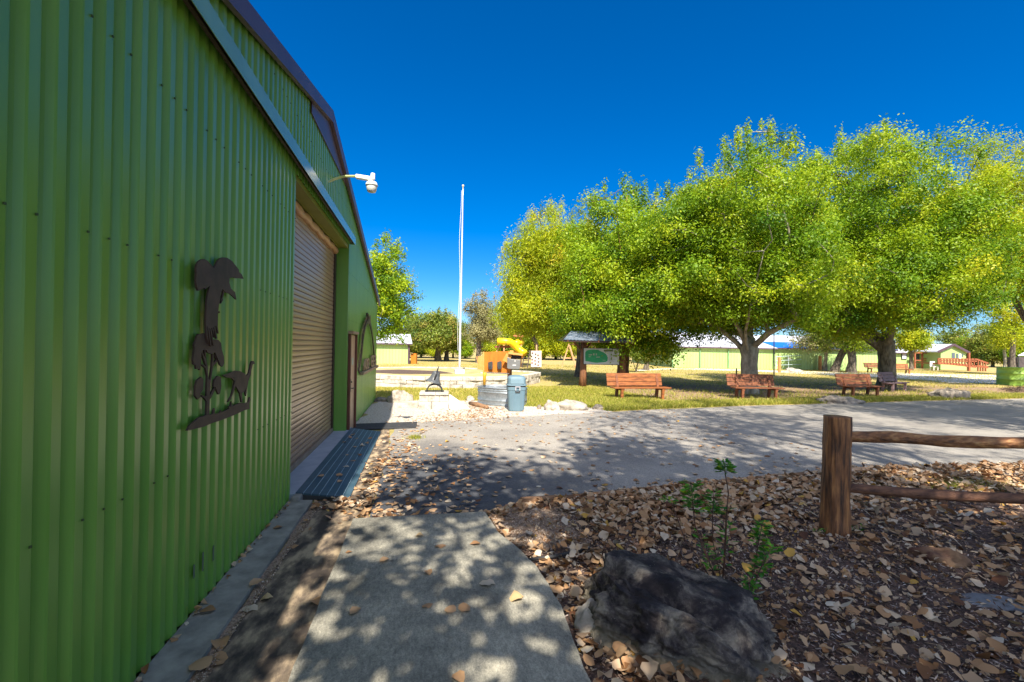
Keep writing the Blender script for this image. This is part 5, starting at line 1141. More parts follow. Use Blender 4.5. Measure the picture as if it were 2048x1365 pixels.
# background wood: a few meshes copied, every tree a thing of its own
protos = []
for i, (H, r_, lm) in enumerate(((7.5, 3.4, LF_OAK), (6.0, 3.0, LF_ELM), (6.8, 3.1, LF_YEL))):
    w_, V, T = tree_mesh(200 + i, H, 0.3, r_, r_, 120, 16000, 0.28, 0.2, 1.2, rc=1.1, spikes=6, limbs=5, up_bias=0.3)
    protos.append((w_, V, T, lm))
kinds = ['dense olive tree', 'bright green bushy tree', 'yellow-green bushy tree']
places = [(818, 62, 0, 0.8, 'just right of the white-roofed shed'), (842, 66, 1, 0.75, 'left of the two-trunked oak'), (868, 64, 2, 0.55, 'behind the two-trunked oak'), (906, 66, 0, 0.7, 'immediately left of the flagpole, far behind'), (930, 64, 1, 0.6, 'immediately right of the flagpole, far behind'),
          (978, 66, 2, 0.75, 'behind the handwashing board'), (1012, 70, 0, 0.8, 'behind the yellow slide'), (1050, 68, 1, 0.9, 'behind the play tower'), (1088, 66, 2, 0.95, 'right of the climbing wall'), (1112, 70, 1, 1.0, 'left of the swing frame'), (1142, 66, 2, 0.9, 'behind the swing frame'), (1180, 68, 0, 1.0, 'behind the left half of the map board'), (1218, 66, 1, 0.9, 'behind the right half of the map board'), (1256, 68, 0, 0.9, 'behind the trunk right of the map board'),
          (1905, 84, 0, 1.0, 'behind the cottage wing roof'), (1950, 78, 1, 0.9, 'behind the deck railing'), (1985, 74, 0, 0.95, 'right of the deck ramp'), (2018, 76, 2, 0.8, 'behind the slim trunk at far right'), (2048, 70, 1, 0.95, 'behind the white canopy'), (1400, 100, 0, 0.9, 'showing above the long building roof'), (1745, 95, 1, 0.9, 'above the blue roof behind the big trunk')]
first = {}
rnd = random.Random(31)
for px_, D_, k, s, where in places:
    lab = kinds[k] + ' ' + where
    if k not in first:
        w_, V, T, lm = protos[k]; t = plant_tree('bushy_tree', tuple(gd(px_, D_)), lab, w_, V, T, BARK, lm, group='trees of the far wood'); first[k] = t
    else: t = copy_tree(first[k], label=lab); t.location = gd(px_, D_)
    t.rotation_euler = (0, 0, rnd.uniform(0, 6)); t.scale = (s * rnd.uniform(0.9, 1.1), s * rnd.uniform(0.9, 1.1), s * rnd.uniform(0.9, 1.1))
# trees that stand behind the camera and shade the foreground
def shade(name, loc, H, zl, r_, seed, ncl, nleaf, ls, label, rot=0, **kw):
    w_, V, T = tree_mesh(seed, H, zl, r_, r_, ncl, nleaf, ls, 0.22, zl * 0.9, seed and (0, 0), **kw)
    return plant_tree(name, loc, label, w_, V, T, BARKP, LF_DK, rz=rot)
shade('sycamore_tree', (3.7, -3.4, 0), 12.8, 4.6, 4.7, 301, 150, 17000, 0.20, 'sycamore behind the viewer shading the walk', rc=1.15, asp=0.85, spikes=6)
shade('sycamore_tree', (10.8, -7.4, 0), 11.2, 3.8, 4.3, 307, 120, 6500, 0.20, 'sycamore behind the viewer shading the mulch bed', rc=0.9, asp=0.85, spikes=4)
shade('bare_elm_tree', (16.8, 2.8, 0), 15.5, 8.2, 5.2, 311, 330, 27000, 0.13, 'thin tall elm beyond the right edge shading the road and benches', rc=0.8, asp=0.6, spikes=6, twig=0.012)
shade('bare_elm_tree', (8.2, -1.2, 0), 17.0, 9.2, 5.2, 337, 330, 14000, 0.13, 'very tall thin elm behind the viewer shading the road', rc=0.8, asp=0.6, spikes=6, twig=0.014)
shade('bare_elm_tree', (21.0, 4.0, 0), 12.5, 5.0, 5.8, 317, 320, 30000, 0.13, 'leafy elm far beyond the right edge shading the road', rc=1.0, asp=0.6, spikes=6)
shade('bare_elm_tree', (31.0, 5.0, 0), 12.5, 5.0, 6.0, 331, 240, 20000, 0.13, 'leafy elm farthest beyond the right edge', rc=1.0, asp=0.6, spikes=6)

# ================================================================== FOREGROUND
# ---- rail fence
FD = 4.55
pb = gnd(1669, 1076); pt = atd(1675, 833, (pb - O).dot(fw)); fd0 = (pb - O).dot(fw)
fn = thing('rail_fence', (pb.x, pb.y, 0), 0, 'rustic cedar fence post with two rough rails running off to the right', 'fence')
def rough_log(pts, rads, n, seed, amp=0.012, steps=40, lob=0.0, groove=0.0):
    P = [Vector(p) for p in pts]; out = []; rr_ = []
    seg = len(P) - 1
    for i in range(steps + 1):
        t = i / steps * seg; k = min(int(t), seg - 1); f_ = t - k
        out.append(P[k].lerp(P[k + 1], f_)); rr_.append(rads[k] * (1 - f_) + rads[k + 1] * f_)
    mb = MB(); mb.tube(out, rr_, n)
    for vi in range((steps + 1) * n):
        i, j = divmod(vi, n); v = Vector(mb.v[vi]); c = out[i]; d = v - c; a = 2 * math.pi * j / n
        s = 1 + lob * math.sin(3 * a + seed) + lob * 0.7 * math.sin(5 * a + 1.3 * seed + i * 0.05) + (mnoise.noise(Vector((math.cos(a) * 1.6, math.sin(a) * 1.6, i / steps * 6 + seed))) * amp * 12)
        s -= groove * max(0, 1 - abs(((a - 4.0 + 0.4 * math.sin(i * .3)) % 6.283) - 0.15) / 0.22)
        mb.v[vi] = tuple(c + d * s)
    return mb
r0 = 25.5 / FPX * fd0
rough_log([pb - up * 0.05, pb.lerp(pt, 0.25), pb.lerp(pt, 0.7), pt], [r0 * 1.08, r0 * 1.0, r0 * 0.94, r0 * 0.93], 44, 2.0, amp=0.006, steps=60, lob=0.02, groove=0.16).build('post', LOG, fn, smooth=True)
a = atd(1693, 874, fd0 + 0.02); b = atd(2060, 887, 4.25); c = b + (b - a) * 0.9
rough_log([a, a.lerp(b, 0.25) + up * 0.012, a.lerp(b, 0.55) - up * 0.012, b, c], [0.050, 0.055, 0.056, 0.055, 0.055], 20, 5.0, amp=0.018, steps=90, lob=0.05).build('rail', LOGH, fn, smooth=True)
a = atd(1693, 976, fd0 + 0.02); b = atd(2060, 999, 4.23); c2 = b + (b - a) * 0.9
rough_log([a, a.lerp(b, 0.3) - up * 0.012, a.lerp(b, 0.6) - up * 0.016, b, c2], [0.044, 0.048, 0.050, 0.047, 0.046], 20, 8.0, amp=0.008, steps=80, lob=0.02).build('rail', mat('dark cedar rail', (0.07, 0.03, 0.018), (0.22, 0.10, 0.05), scale=2.4, rough=0.7, stretch=(0.9, 9, 9), bump=0.5, bscale=6), fn, smooth=True)
e = (c - a); ep = Vector((c.x + 0.1, c.y, 0))
rough_log([ep - up * 0.05, ep + up * 0.6, ep + up * 1.2], [0.13, 0.125, 0.12], 24, 3.0, amp=0.006, steps=20).build('post', LOG, fn, smooth=True)
# ---- edging logs along the road
p0 = gnd(1042, 1004, 0.05); p1 = gnd(1112, 999, 0.05)
lg = rough_log([p0, p1], [0.052, 0.050], 18, 1.0, amp=0.006, steps=12).build('edging_log', LOGG, smooth=True); tag(lg, 'short cut cedar log end nearest the concrete walk', 'log', 'logs edging the mulch bed')
q = [gnd(x_, y_, 0.035) for x_, y_ in ((1118, 999), (1250, 985), (1380, 972), (1500, 961), (1600, 952), (1700, 943))]
lg = rough_log(q, [0.04, 0.045, 0.04, 0.045, 0.05, 0.05], 14, 3.0, amp=0.01, steps=70).build('edging_log', LOGG, smooth=True); tag(lg, 'long thin weathered pole along the road edge of the leaf-covered bed', 'log', 'logs edging the mulch bed')
q0 = gnd(1690, 946, 0.06); q1 = gnd(1742, 942, 0.06)
lg = rough_log([q0, q0.lerp(q1, 0.6), q1], [0.06, 0.065, 0.055], 16, 6.0, amp=0.01, steps=16).build('edging_log', mat('pale cut log', (0.42, 0.24, 0.12), (0.58, 0.38, 0.22), scale=5, rough=0.8), smooth=True); tag(lg, 'pale rounded log end on the ground just behind the fence post', 'log', 'logs edging the mulch bed')
# black pipe end
q = [gnd(1057, 1120, 0.07), gnd(1115, 1112, 0.075), gnd(1180, 1098, 0.06)]
pp_ = MB().tube(q, 0.014, 8).build('drip_pipe', RUBBER, smooth=True); tag(pp_, 'short black plastic pipe end poking from the leaves by the boulder', 'pipe')
# ---- the big boulder
def boulder():
    import bmesh
    bm = bmesh.new(); bmesh.ops.create_icosphere(bm, subdivisions=7, radius=1.0)
    A = gnd(1195, 1175, 0.16); B = gnd(1520, 1290, 0.12); c = (A + B) / 2; c.z = 0
    L_ = (B - A).length / 2 * 1.20; ax = (B - A); ax.z = 0; ang = math.atan2(ax.y, ax.x)
    o = Vector((4.2, 1.1, 0))
    for v in bm.verts:
        d = v.co.normalized()
        q = Vector((d.x * 1.3, d.y * 1.3, d.z * 1.3))
        k = 1 + 0.22 * mnoise.noise(q + o) + 0.13 * mnoise.noise(q * 2.3 + o) + 0.085 * mnoise.noise(q * 5 + o) + 0.045 * mnoise.noise(q * 11 + o) + 0.02 * mnoise.noise(q * 26 + o) - 0.10 * max(0, 0.22 - abs(mnoise.noise(q * 1.9 + o * 2))) - 0.06 * max(0, 0.15 - abs(mnoise.noise(q * 4.4 + o))) * 2
        x = d.x * k * L_; y = d.y * k * (0.47 + 0.05 * d.x); z = d.z * k * (0.37 - 0.055 * d.x)
        # flattened top sloping to the near right end
        zt = 0.25 - 0.06 * (x / L_)
        if z > zt: z = zt + (z - zt) * 0.5
        # long diagonal ridge and hollow running along the near side
        s_ = y + 0.16 + 0.12 * (x / L_)
        z -= 0.085 * math.exp(-(s_ / 0.06) ** 2) * (1 if z > 0 else 0)
        y += 0.05 * math.exp(-((z - 0.02) / 0.05) ** 2) * (1 if y < 0 else 0)      # undercut
        # pits
        for px_, py_, r_, dp in ((0.12 * L_, 0.14, 0.13, 0.06), (-0.62 * L_, -0.05, 0.075, 0.08), (-0.3 * L_, -0.22, 0.05, 0.05)):
            rr2 = ((x - px_) ** 2 + (y - py_) ** 2) / r_ ** 2
            if z > 0: z -= dp * math.exp(-rr2 * 1.6)
        # mouth-like cleft at the near right end
        if x > 0.5 * L_: 
            g = math.exp(-((z - 0.045) / 0.018) ** 2) * min(1, (x / L_ - 0.5) * 4); x -= 0.09 * g; y += 0.10 * g * (1 if y < 0 else -1)
        v.co = (x, y, max(z, -0.12))
    me = bpy.data.meshes.new('boulder'); bm.to_mesh(me); bm.free()
    for p in me.polygons: p.use_smooth = True
    m = bpy.data.materials.new('dark weathered limestone'); m.use_nodes = True; t = m.node_tree; n = t.nodes; L = t.links
    b = n['Principled BSDF']; b.inputs['Roughness'].default_value = 0.8; b.inputs['Specular IOR Level'].default_value = 0.3
    tc = n.new('ShaderNodeTexCoord')
    def nz(sc_, det=8, dist=0.0, st=(1, 1, 1)):
        mp = n.new('ShaderNodeMapping'); mp.inputs['Scale'].default_value = st; L.new(tc.outputs['Object'], mp.inputs['Vector'])
        x = n.new('ShaderNodeTexNoise'); x.inputs['Scale'].default_value = sc_; x.inputs['Detail'].default_value = det; x.inputs['Distortion'].default_value = dist; x.inputs['Roughness'].default_value = 0.68
        L.new(mp.outputs[0], x.inputs['Vector']); return x
    a = nz(4.0, 12, 0.4); ra = ramp_node(t, [(0.32, (0.014, 0.011, 0.013)), (0.48, (0.038, 0.030, 0.031)), (0.55, (0.12, 0.10, 0.085)), (0.66, (0.38, 0.32, 0.24))]); L.new(a.outputs['Fac'], ra.inputs[0])
    # pale broken stone low down, where the dark crust never formed
    sx = n.new('ShaderNodeSeparateXYZ'); L.new(tc.outputs['Object'], sx.inputs[0]); c2 = nz(6, 8)
    ad = n.new('ShaderNodeMath'); ad.operation = 'MULTIPLY_ADD'; ad.inputs[1].default_value = 0.22; L.new(c2.outputs['Fac'], ad.inputs[0]); L.new(sx.outputs['Z'], ad.inputs[2])
    rz2 = ramp_node(t, [(0.12, (1, 1, 1)), (0.22, (0, 0, 0))]); L.new(ad.outputs[0], rz2.inputs[0])
    ce = ramp_node(t, [(0.35, (0.20, 0.17, 0.12)), (0.6, (0.42, 0.37, 0.27))]); L.new(c2.outputs['Fac'], ce.inputs[0])
    mx = n.new('ShaderNodeMix'); mx.data_type = 'RGBA'; L.new(rz2.outputs[0], mx.inputs[0]); L.new(ra.outputs[0], mx.inputs[6]); L.new(ce.outputs[0], mx.inputs[7])
    # lichen specks
    vo = n.new('ShaderNodeTexVoronoi'); vo.inputs['Scale'].default_value = 26; L.new(tc.outputs['Object'], vo.inputs['Vector'])
    rl = ramp_node(t, [(0.03, (0.5, 0.5, 0.5)), (0.10, (0, 0, 0))]); L.new(vo.outputs['Distance'], rl.inputs[0])
    mx2 = n.new('ShaderNodeMix'); mx2.data_type = 'RGBA'; mx2.inputs[7].default_value = (0.42, 0.40, 0.33, 1); L.new(rl.outputs[0], mx2.inputs[0]); L.new(mx.outputs[2], mx2.inputs[6])
    L.new(mx2.outputs[2], b.inputs['Base Color'])
    nb = nz(16, 14, 0.3); bp = n.new('ShaderNodeBump'); bp.inputs['Strength'].default_value = 0.9; bp.inputs['Distance'].default_value = 0.05; L.new(nb.outputs['Fac'], bp.inputs['Height']); L.new(bp.outputs[0], b.inputs['Normal'])
    me.materials.append(m); ob = bpy.data.objects.new('boulder', me); C.objects.link(ob); ob.location = (c.x, c.y, 0.06); ob.rotation_euler = (0, 0, ang)
    tag(ob, 'large dark pitted limestone boulder lying in leaves beside the concrete walk', 'boulder'); return ob
bo = boulder()
# small pale knob at its left end
p = gnd(1178, 1262); stone('rock', (p.x, p.y, 0.03), (0.20, 0.15, 0.15), 0.5, 'small pale stone knob against the left end of the big boulder', ROCKL, 33)
p = gnd(1885, 1140); stone('rock', (p.x, p.y, 0.03), (0.40, 0.18, 0.16), -0.5, 'reddish brown stone half buried in leaves right of the fence post', mat('red brown stone', (0.09, 0.035, 0.025), (0.30, 0.18, 0.09), scale=5, rough=0.9, bump=0.6), 35, 0.45)
p = gnd(2005, 1222); stone('rock', (p.x, p.y, 0.0), (0.62, 0.30, 0.08), -0.45, 'flat blue-grey flagstone half covered at the bottom right', mat('blue grey flagstone', (0.13, 0.14, 0.15), (0.22, 0.23, 0.24), scale=5, rough=0.9, bump=0.4), 37)

# ---- fallen leaves
LEAF_V = np.array([(-.5, 0, 0), (0, 0, 0), (.5, 0, 0), (-.36, .20, 0), (-.12, .40, 0), (.14, .33, 0), (.30, .24, 0), (-.36, -.20, 0), (-.12, -.40, 0), (.14, -.33, 0), (.30, -.24, 0)])
LEAF_T = [(0, 1, 3), (3, 1, 4), (4, 1, 5), (5, 1, 6), (6, 1, 2), (0, 7, 1), (7, 8, 1), (8, 9, 1), (9, 10, 1), (10, 2, 1)]
LITTER = leaf_mat('dry fallen leaf', [(0.0, (0.11, 0.045, 0.018)), (0.25, (0.30, 0.145, 0.055)), (0.5, (0.48, 0.29, 0.145)), (0.75, (0.55, 0.42, 0.28)), (0.95, (0.64, 0.56, 0.43)), (1.0, (0.55, 0.32, 0.06))], 0.12, rough=0.6, tcol=1.0)
rs = np.random.RandomState(5)
def leaves_mesh(name, P, size, label=None, curl=0.35, tilt=0.35, m=LITTER):
    N = len(P); V = np.repeat(LEAF_V[None], N, 0).copy()
    V[:, :, 1] *= rs.uniform(0.75, 1.15, (N, 1)); V[:, 1:, :2] += rs.normal(size=(N, 10, 2)) * 0.055
    cu = rs.normal(size=(N, 1)) * curl; cl = rs.normal(size=(N, 1)) * curl * 0.7
    V[:, :, 2] = cu * (V[:, :, 1] ** 2) * 2.2 + cl * (V[:, :, 0] ** 2) * 1.4 + rs.normal(size=(N, 11)) * 0.012 - np.abs(cu) * 0.06
    V *= size[:, None, None]
    t1 = rs.normal(size=N) * tilt; t2 = rs.normal(size=N) * tilt; a = rs.uniform(0, 6.283, N)
    c, s = np.cos(t1)[:, None], np.sin(t1)[:, None]; y, z = V[..., 1] * c - V[..., 2] * s, V[..., 1] * s + V[..., 2] * c; V[..., 1], V[..., 2] = y, z
    c, s = np.cos(t2)[:, None], np.sin(t2)[:, None]; x, z = V[..., 0] * c - V[..., 2] * s, V[..., 0] * s + V[..., 2] * c; V[..., 0], V[..., 2] = x, z
    c, s = np.cos(a)[:, None], np.sin(a)[:, None]; x, y = V[..., 0] * c - V[..., 1] * s, V[..., 0] * s + V[..., 1] * c; V[..., 0], V[..., 1] = x, y
    V[..., 2] -= np.minimum(0, V[..., 2].min(1))[:, None] * 0.85
    V += P[:, None, :]
    o = np_mesh(name, V, 11, m, np.clip(rs.normal(0.52, 0.24, N), 0, 1), tris=LEAF_T, smooth=True); return o
def scatter(n, xr, yr, dens):
    out = []
    while len(out) < n:
        x = rs.uniform(*xr); y = rs.uniform(*yr)
        if rs.uniform() < dens(x, y): out.append((x, y))
    return out
def in_bed(x, y): return x > slab_edge(y) + 0.03 and y < road_y(x) - 0.03
pcx, pcy = gnd(1090, 1060).x, gnd(1090, 1060).y
def dbed(x, y):
    if not in_bed(x, y): return 0
    d = 1.0
    pix = mnoise.noise(Vector((x * 0.9, y * 0.9, 0))) * 0.35
    if y < 3.5 + 0.16 * (x - 2.5) + pix: d = 0.14
    elif y < 4.2 + 0.14 * (x - 2.5) + pix: d = 0.45
    if x < 2.9 and y < 3.6: d = 0.5
    if ((x - pcx) / 0.42) ** 2 + ((y - pcy) / 0.42) ** 2 < 1: d = 0.05
    return d
pts = scatter(10000, (2.1, 14), (1.2, 6.2), dbed)
P = np.array([(x, y, bed_z(x, y) + rs.uniform(0, 0.05)) for x, y in pts])
o = leaves_mesh('leaf_litter', P, rs.uniform(0.04, 0.115, len(P)) ); tag(o, 'thick carpet of dry tan fallen leaves over the mulch bed', 'leaf litter', kind='stuff')
# leaf fragments and twigs
def slivers(name, n, xr, yr, dens, ls, ws, m, zf, tone=(0.5, 0.25), zr=0.02, tilt=0.25):
    pts = scatter(n, xr, yr, dens); N = len(pts); a = rs.uniform(0, 6.283, N); l = rs.uniform(*ls, N); w_ = rs.uniform(*ws, N)
    P = np.array([(x, y, zf(x, y)) for x, y in pts]); P[:, 2] += rs.uniform(0.003, zr, N)
    u = np.stack([np.cos(a), np.sin(a), rs.normal(size=N) * tilt], 1); v = np.stack([-np.sin(a), np.cos(a), rs.normal(size=N) * 0.4], 1)
    V = np.stack([P - u * l[:, None] / 2, P + v * w_[:, None] / 2, P + u * l[:, None] / 2, P - v * w_[:, None] / 2], 1)
    return np_mesh(name, V, 4, m, np.clip(rs.normal(*tone, N), 0, 1))
fr_ = scatter(8000, (2.2, 10), (1.3, 5.9), lambda x, y: in_bed(x, y) and rs.uniform() < max(0.15, 1.15 - (x - 2.2) / 7))
P = np.array([(x, y, bed_z(x, y) + rs.uniform(0, 0.03)) for x, y in fr_])
o = leaves_mesh('leaf_crumbs', P, rs.uniform(0.012, 0.045, len(P)), curl=0.7, tilt=0.6); tag(o, 'crushed bits of dry leaf mixed into the mulch', 'leaf litter', kind='stuff')
CHIP = leaf_mat('shredded bark chips', [(0.0, (0.035, 0.02, 0.015)), (0.4, (0.14, 0.075, 0.052)), (0.7, (0.34, 0.26, 0.21)), (1.0, (0.55, 0.48, 0.42))], 0.0, rough=0.9)
o = slivers('bark_chips', 42000, (2.2, 9.5), (1.3, 5.0), lambda x, y: in_bed(x, y) and rs.uniform() < max(0.12, 1.2 - (x - 2.2) / 6), (0.012, 0.055), (0.003, 0.010), CHIP, bed_z); tag(o, 'dark shredded bark mulch of the bed', 'mulch', kind='stuff')
PEAC = leaf_mat('pea pebbles', [(0.0, (0.18, 0.10, 0.06)), (0.5, (0.40, 0.29, 0.20)), (1.0, (0.62, 0.52, 0.42))], 0.0, rough=0.8)
o = slivers('loose_pebbles', 9000, (2.15, 3.4), (3.9, 5.1), lambda x, y: in_bed(x, y) and ((x - pcx) / 0.62) ** 2 + ((y - pcy) / 0.55) ** 2 < 1, (0.007, 0.015), (0.006, 0.012), PEAC, lambda x, y: 0.05, zr=0.012, tilt=0.6); tag(o, 'tan pea gravel patch beside the cut log', 'gravel', kind='stuff')
o = slivers('loose_pebbles', 2600, (0.26, 0.44), (0.5, 5.5), lambda x, y: abs(x - 0.285 - 0.012 * y) < 0.022 + 0.02 * mnoise.noise(Vector((0, y * 2, 0))), (0.007, 0.015), (0.006, 0.012), PEAC, lambda x, y: 0.024, zr=0.012, tilt=0.6); tag(o, 'thin line of pea gravel along the wall footing', 'gravel', kind='stuff')
# leaves over the road, the gutter corner, the gravel
def droad(x, y):
    if y > 11.8 + (x - 4) * 0.2 or y < road_y(x): return 0
    if x < 0.62 or (x < 0.95 and y < 5.0): return 0
    e = max(0, 1 - abs(x - (0.95 + 0.05 * (y - 5))) / 0.5) * (1 if y < 9 else 0.4)
    near = max(0, 1 - (y - road_y(x)) / 0.5)
    return min(1, 0.07 + 0.05 * max(0, 1 - (x - 1) / 4) + e * 0.9 + near * 0.30)
pts = scatter(900, (0.62, 9), (4.9, 12.5), droad); P = np.array([(x, y, 0.016) for x, y in pts])
o = leaves_mesh('road_leaves', P, rs.uniform(0.045, 0.105, len(P)), curl=0.32, tilt=0.10); tag(o, 'loose dry leaves blown over the asphalt', 'leaf litter', kind='stuff')
def dgrav(x, y):
    c1 = math.exp(-((x - 2.4 - 0.3 * (y - 11.5)) ** 2) / 0.9 - ((y - 11.7) ** 2) / 0.35); c2_ = math.exp(-((x - 3.1) ** 2) / 0.4 - ((y - 13.2) ** 2) / 1.3)
    return min(1, 0.03 + c1 + c2_)
pts = scatter(1150, (0.2, 6.5), (10.6, 15.2), dgrav); P = np.array([(x, y, 0.010 + rs.uniform(0, 0.01)) for x, y in pts])
o = leaves_mesh('gravel_leaves', P, rs.uniform(0.03, 0.08, len(P)), curl=0.35, tilt=0.12); tag(o, 'drift of tan dry leaves on the white gravel by the stock tank', 'leaf litter', kind='stuff')
def dcorner(x, y): return min(1, math.exp(-((y - 5.42) ** 2) / 0.02) * (x < 0.72) + 0.10 + 0.9 * math.exp(-((x - 0.86) ** 2) / 0.004) * (y > 4.86) * (y < 7) + 0.9 * math.exp(-((y - 4.92) ** 2) / 0.0016) * (x > 0.8))
pts = scatter(330, (0.3, 2.2), (4.75, 7.4), lambda x, y: 0 if (y < 4.86 and x > 0.78) or (x < 0.66 and y > 5.62) else dcorner(x, y)); P = np.array([(x, y, 0.02 + rs.uniform(0, 0.03)) for x, y in pts])
o = leaves_mesh('corner_leaves', P, rs.uniform(0.045, 0.095, len(P)), curl=0.5, tilt=0.25); tag(o, 'brown leaves heaped at the corner below the slatted ramp', 'leaf litter', kind='stuff')
pts = [(0.02 + rs.uniform(0, 0.02), rs.uniform(1.8, 5.5)) for i in range(60)]; P = np.array([(x, y, 0.052) for x, y in pts])
o = leaves_mesh('wall_foot_leaves', P, rs.uniform(0.025, 0.06, len(P)), curl=0.6, tilt=0.5); tag(o, 'small leaf crumbs caught along the foot of the green wall', 'leaf litter', kind='stuff')
# leaves one could count, on the walk, the gutter and the ramp: each a thing
variants = []
for k in range(8):
    P0 = np.zeros((1, 3)); o = leaves_mesh('fallen_leaf', P0, np.array([0.11]), curl=0.35, tilt=0.05); variants.append(o)
def zsurf(x, y):
    if 0.06 < x < 0.66 and y > 5.62: return rz_(x) + 0.004
    if x < 0.28: return 0.054
    if x > 0.79 and y < 4.83: return 0.079
    return 0.02
def put_leaf(i, px_, py_, s, lab, grp, z=None):
    g = gnd(px_, py_, 0.05); zz_ = zsurf(g.x, g.y) if z is None else z; g = gnd(px_, py_, zz_)
    o = variants[i % 8]
    if 'used' in used_ and i % 8 in used_['used']: o = o.copy(); C.objects.link(o)
    else: used_.setdefault('used', set()).add(i % 8)
    o.location = g; o.rotation_euler = (0, 0, (i * 2.399) % 6.283); o.scale = (s, s, s)
    tag(o, lab, 'leaf', grp)
used_ = {}
slabl = [(838, 1072, .7, 'small pale leaf near the far edge of the concrete walk, left of centre'), (768, 1122, .8, 'curled leaf at the left side of the concrete walk near its far corner'), (881, 1093, .9, 'tan leaf in the middle of the concrete walk, beyond the others'), (950, 1088, .9, 'leaf near the right edge of the concrete walk by the pea gravel'),
 (856, 1146, .7, 'small brown leaf alone in the middle of the concrete walk'), (900, 1220, .9, 'left leaf of the touching pair on the middle of the concrete walk'), (930, 1218, .9, 'right leaf of the touching pair on the middle of the concrete walk'), (975, 1168, 1.1, 'large grey leaf on the right half of the concrete walk'), (1033, 1198, 1.1, 'big orange-brown leaf near the curved edge of the walk, nearest the boulder'),
 (710, 1224, .8, 'leaf close to the left edge of the concrete walk, next to the gutter'), (855, 1212, .7, 'leaf left of the touching pair on the concrete walk'), (697, 1105, .5, 'tiny leaf at the far left corner of the concrete walk'), (915, 1358, .8, 'yellow leaf at the very bottom of the view on the walk')]
for i, (a, b, s, lab) in enumerate(slabl): put_leaf(i, a, b, s, lab, 'single leaves on the concrete walk')
gutl = [(415, 1222, 1.0, 'tan leaf touching the foot of the green wall'), (440, 1290, 1.1, 'leaf on the footing just above the pair at bottom left'), (400, 1330, 1.2, 'left leaf of the overlapping pair at bottom left by the wall'), (436, 1322, 1.1, 'right leaf of the overlapping pair at bottom left by the wall'), (498, 1220, 1.1, 'long leaf lying in the dark stained gutter'), (532, 1198, .8, 'leaf in the gutter farther than the long leaf'), (512, 1168, 1.0, 'leaf beside the gravel line in the gutter'), (586, 1094, .9, 'thick pale leaf in the gutter halfway to the ramp'), (555, 1056, .8, 'leaf at the wall foot close to the ramp'), (630, 1205, .8, 'leaf against the left edge of the walk slab in the gutter')]
for i, (a, b, s, lab) in enumerate(gutl): put_leaf(i + 3, a, b, s, lab, 'single leaves in the gutter')
rampl = [(641, 952, .9, 'grey leaf near the left side of the slatted ramp'), (679, 951, 1.0, 'round rust-coloured leaf at the middle of the slatted ramp'), (692, 934, .8, 'pale leaf just beyond the round rust leaf on the ramp'), (613, 967, .7, 'leaf on the near left border of the slatted ramp'), (680, 964, .8, 'leaf right in front of the round rust leaf on the ramp'), (707, 922, .8, 'leaf on the right border of the slatted ramp'), (648, 926, .8, 'leaf on the far left border of the ramp by the bluish apron'), (733, 887, .8, 'leaf at the far right corner of the slatted ramp')]
for i, (a, b, s, lab) in enumerate(rampl): put_leaf(i + 5, a, b, s, lab, 'single leaves on the ramp')
pl_ = [gnd(*q, 0.07) for q in ((725, 892), (713, 880), (700, 880), (698, 877), (705, 874), (688, 890), (740, 876), (694, 912), (720, 909), (710, 895))]
P = np.array([(p.x, p.y, rz_(p.x) + 0.006) for p in pl_]); o = leaves_mesh('ramp_leaves', P, rs.uniform(0.07, 0.11, len(P)), curl=0.5, tilt=0.1); tag(o, 'brown leaves gathered on the far end of the slatted ramp', 'leaf litter', kind='stuff')

# ---- grass
GR = leaf_mat('grass blade', [(0.0, (0.11, 0.16, 0.015)), (0.4, (0.28, 0.31, 0.03)), (0.7, (0.46, 0.41, 0.08)), (1.0, (0.60, 0.47, 0.20))], 0.35, rough=0.6)
def grass(name, n, xr, yr, dens, h, label, wd=0.010, tone=(0.5, 0.2), m=GR):
    pts = scatter(n, xr, yr, dens); N = len(pts); P = np.array([(x, y, 0.0) for x, y in pts])
    a = rs.uniform(0, 6.283, N); hh = rs.uniform(h[0], h[1], N)[:, None]; ln = rs.normal(size=(N, 2)) * 0.45
    side = np.stack([np.cos(a), np.sin(a), np.zeros(N)], 1) * wd * rs.uniform(0.6, 1.4, (N, 1)); tip = np.concatenate([ln * hh, hh], 1)
    V = np.stack([P - side, P + side, P + tip * 0.55 + side * 0.6, P + tip, P + tip * 0.55 - side * 0.6], 1)
    o = np_mesh(name, V, 5, m, np.clip(rs.normal(*tone, N), 0, 1)); tag(o, label, 'grass', kind='stuff'); return o
def rfar(x):
    for (x0, y0), (x1, y1) in zip(road_far, road_far[1:]):
        if x0 <= x <= x1: return y0 + (y1 - y0) * (x - x0) / (x1 - x0)
    return 30
def dgr(x, y):
    e = y - rfar(x) - 0.15
    if e < 0: return 0
    if x < 6.8 and y < 14.6 - 0.2 * x: return 0
    d = math.exp(-e / 2.6) * (1 if x < 12 else 0.35) + 0.12
    if 9.5 < x and e > 1.3: d *= 0.12
    return d * (0.35 + 0.9 * max(0, mnoise.noise(Vector((x * 0.7, y * 0.7, 5))) + 0.5))
grass('verge_grass', 60000, (4.6, 30), (12.3, 19), dgr, (0.04, 0.15), 'bright yellow-green grass along the far road edge', tone=(0.50, 0.2))
def dgl(x, y):
    if y < 15.3 and x < 3.4: return 0
    if y < 14.2 + 0.1 * x and x < 7: return 0
    return 0.7 if y < 20.0 + 0.12 * max(0, x - 2) else 0
grass('lawn_grass', 42000, (-0.5, 10), (14.6, 21.5), dgl, (0.03, 0.09), 'short sunny grass in front of the stone planter', tone=(0.6, 0.2))
def dgf(x, y): return 0.25 + max(0, mnoise.noise(Vector((x * 0.25, y * 0.25, 9)))) * 1.2 if not (x < 8 and y < 29) else 0
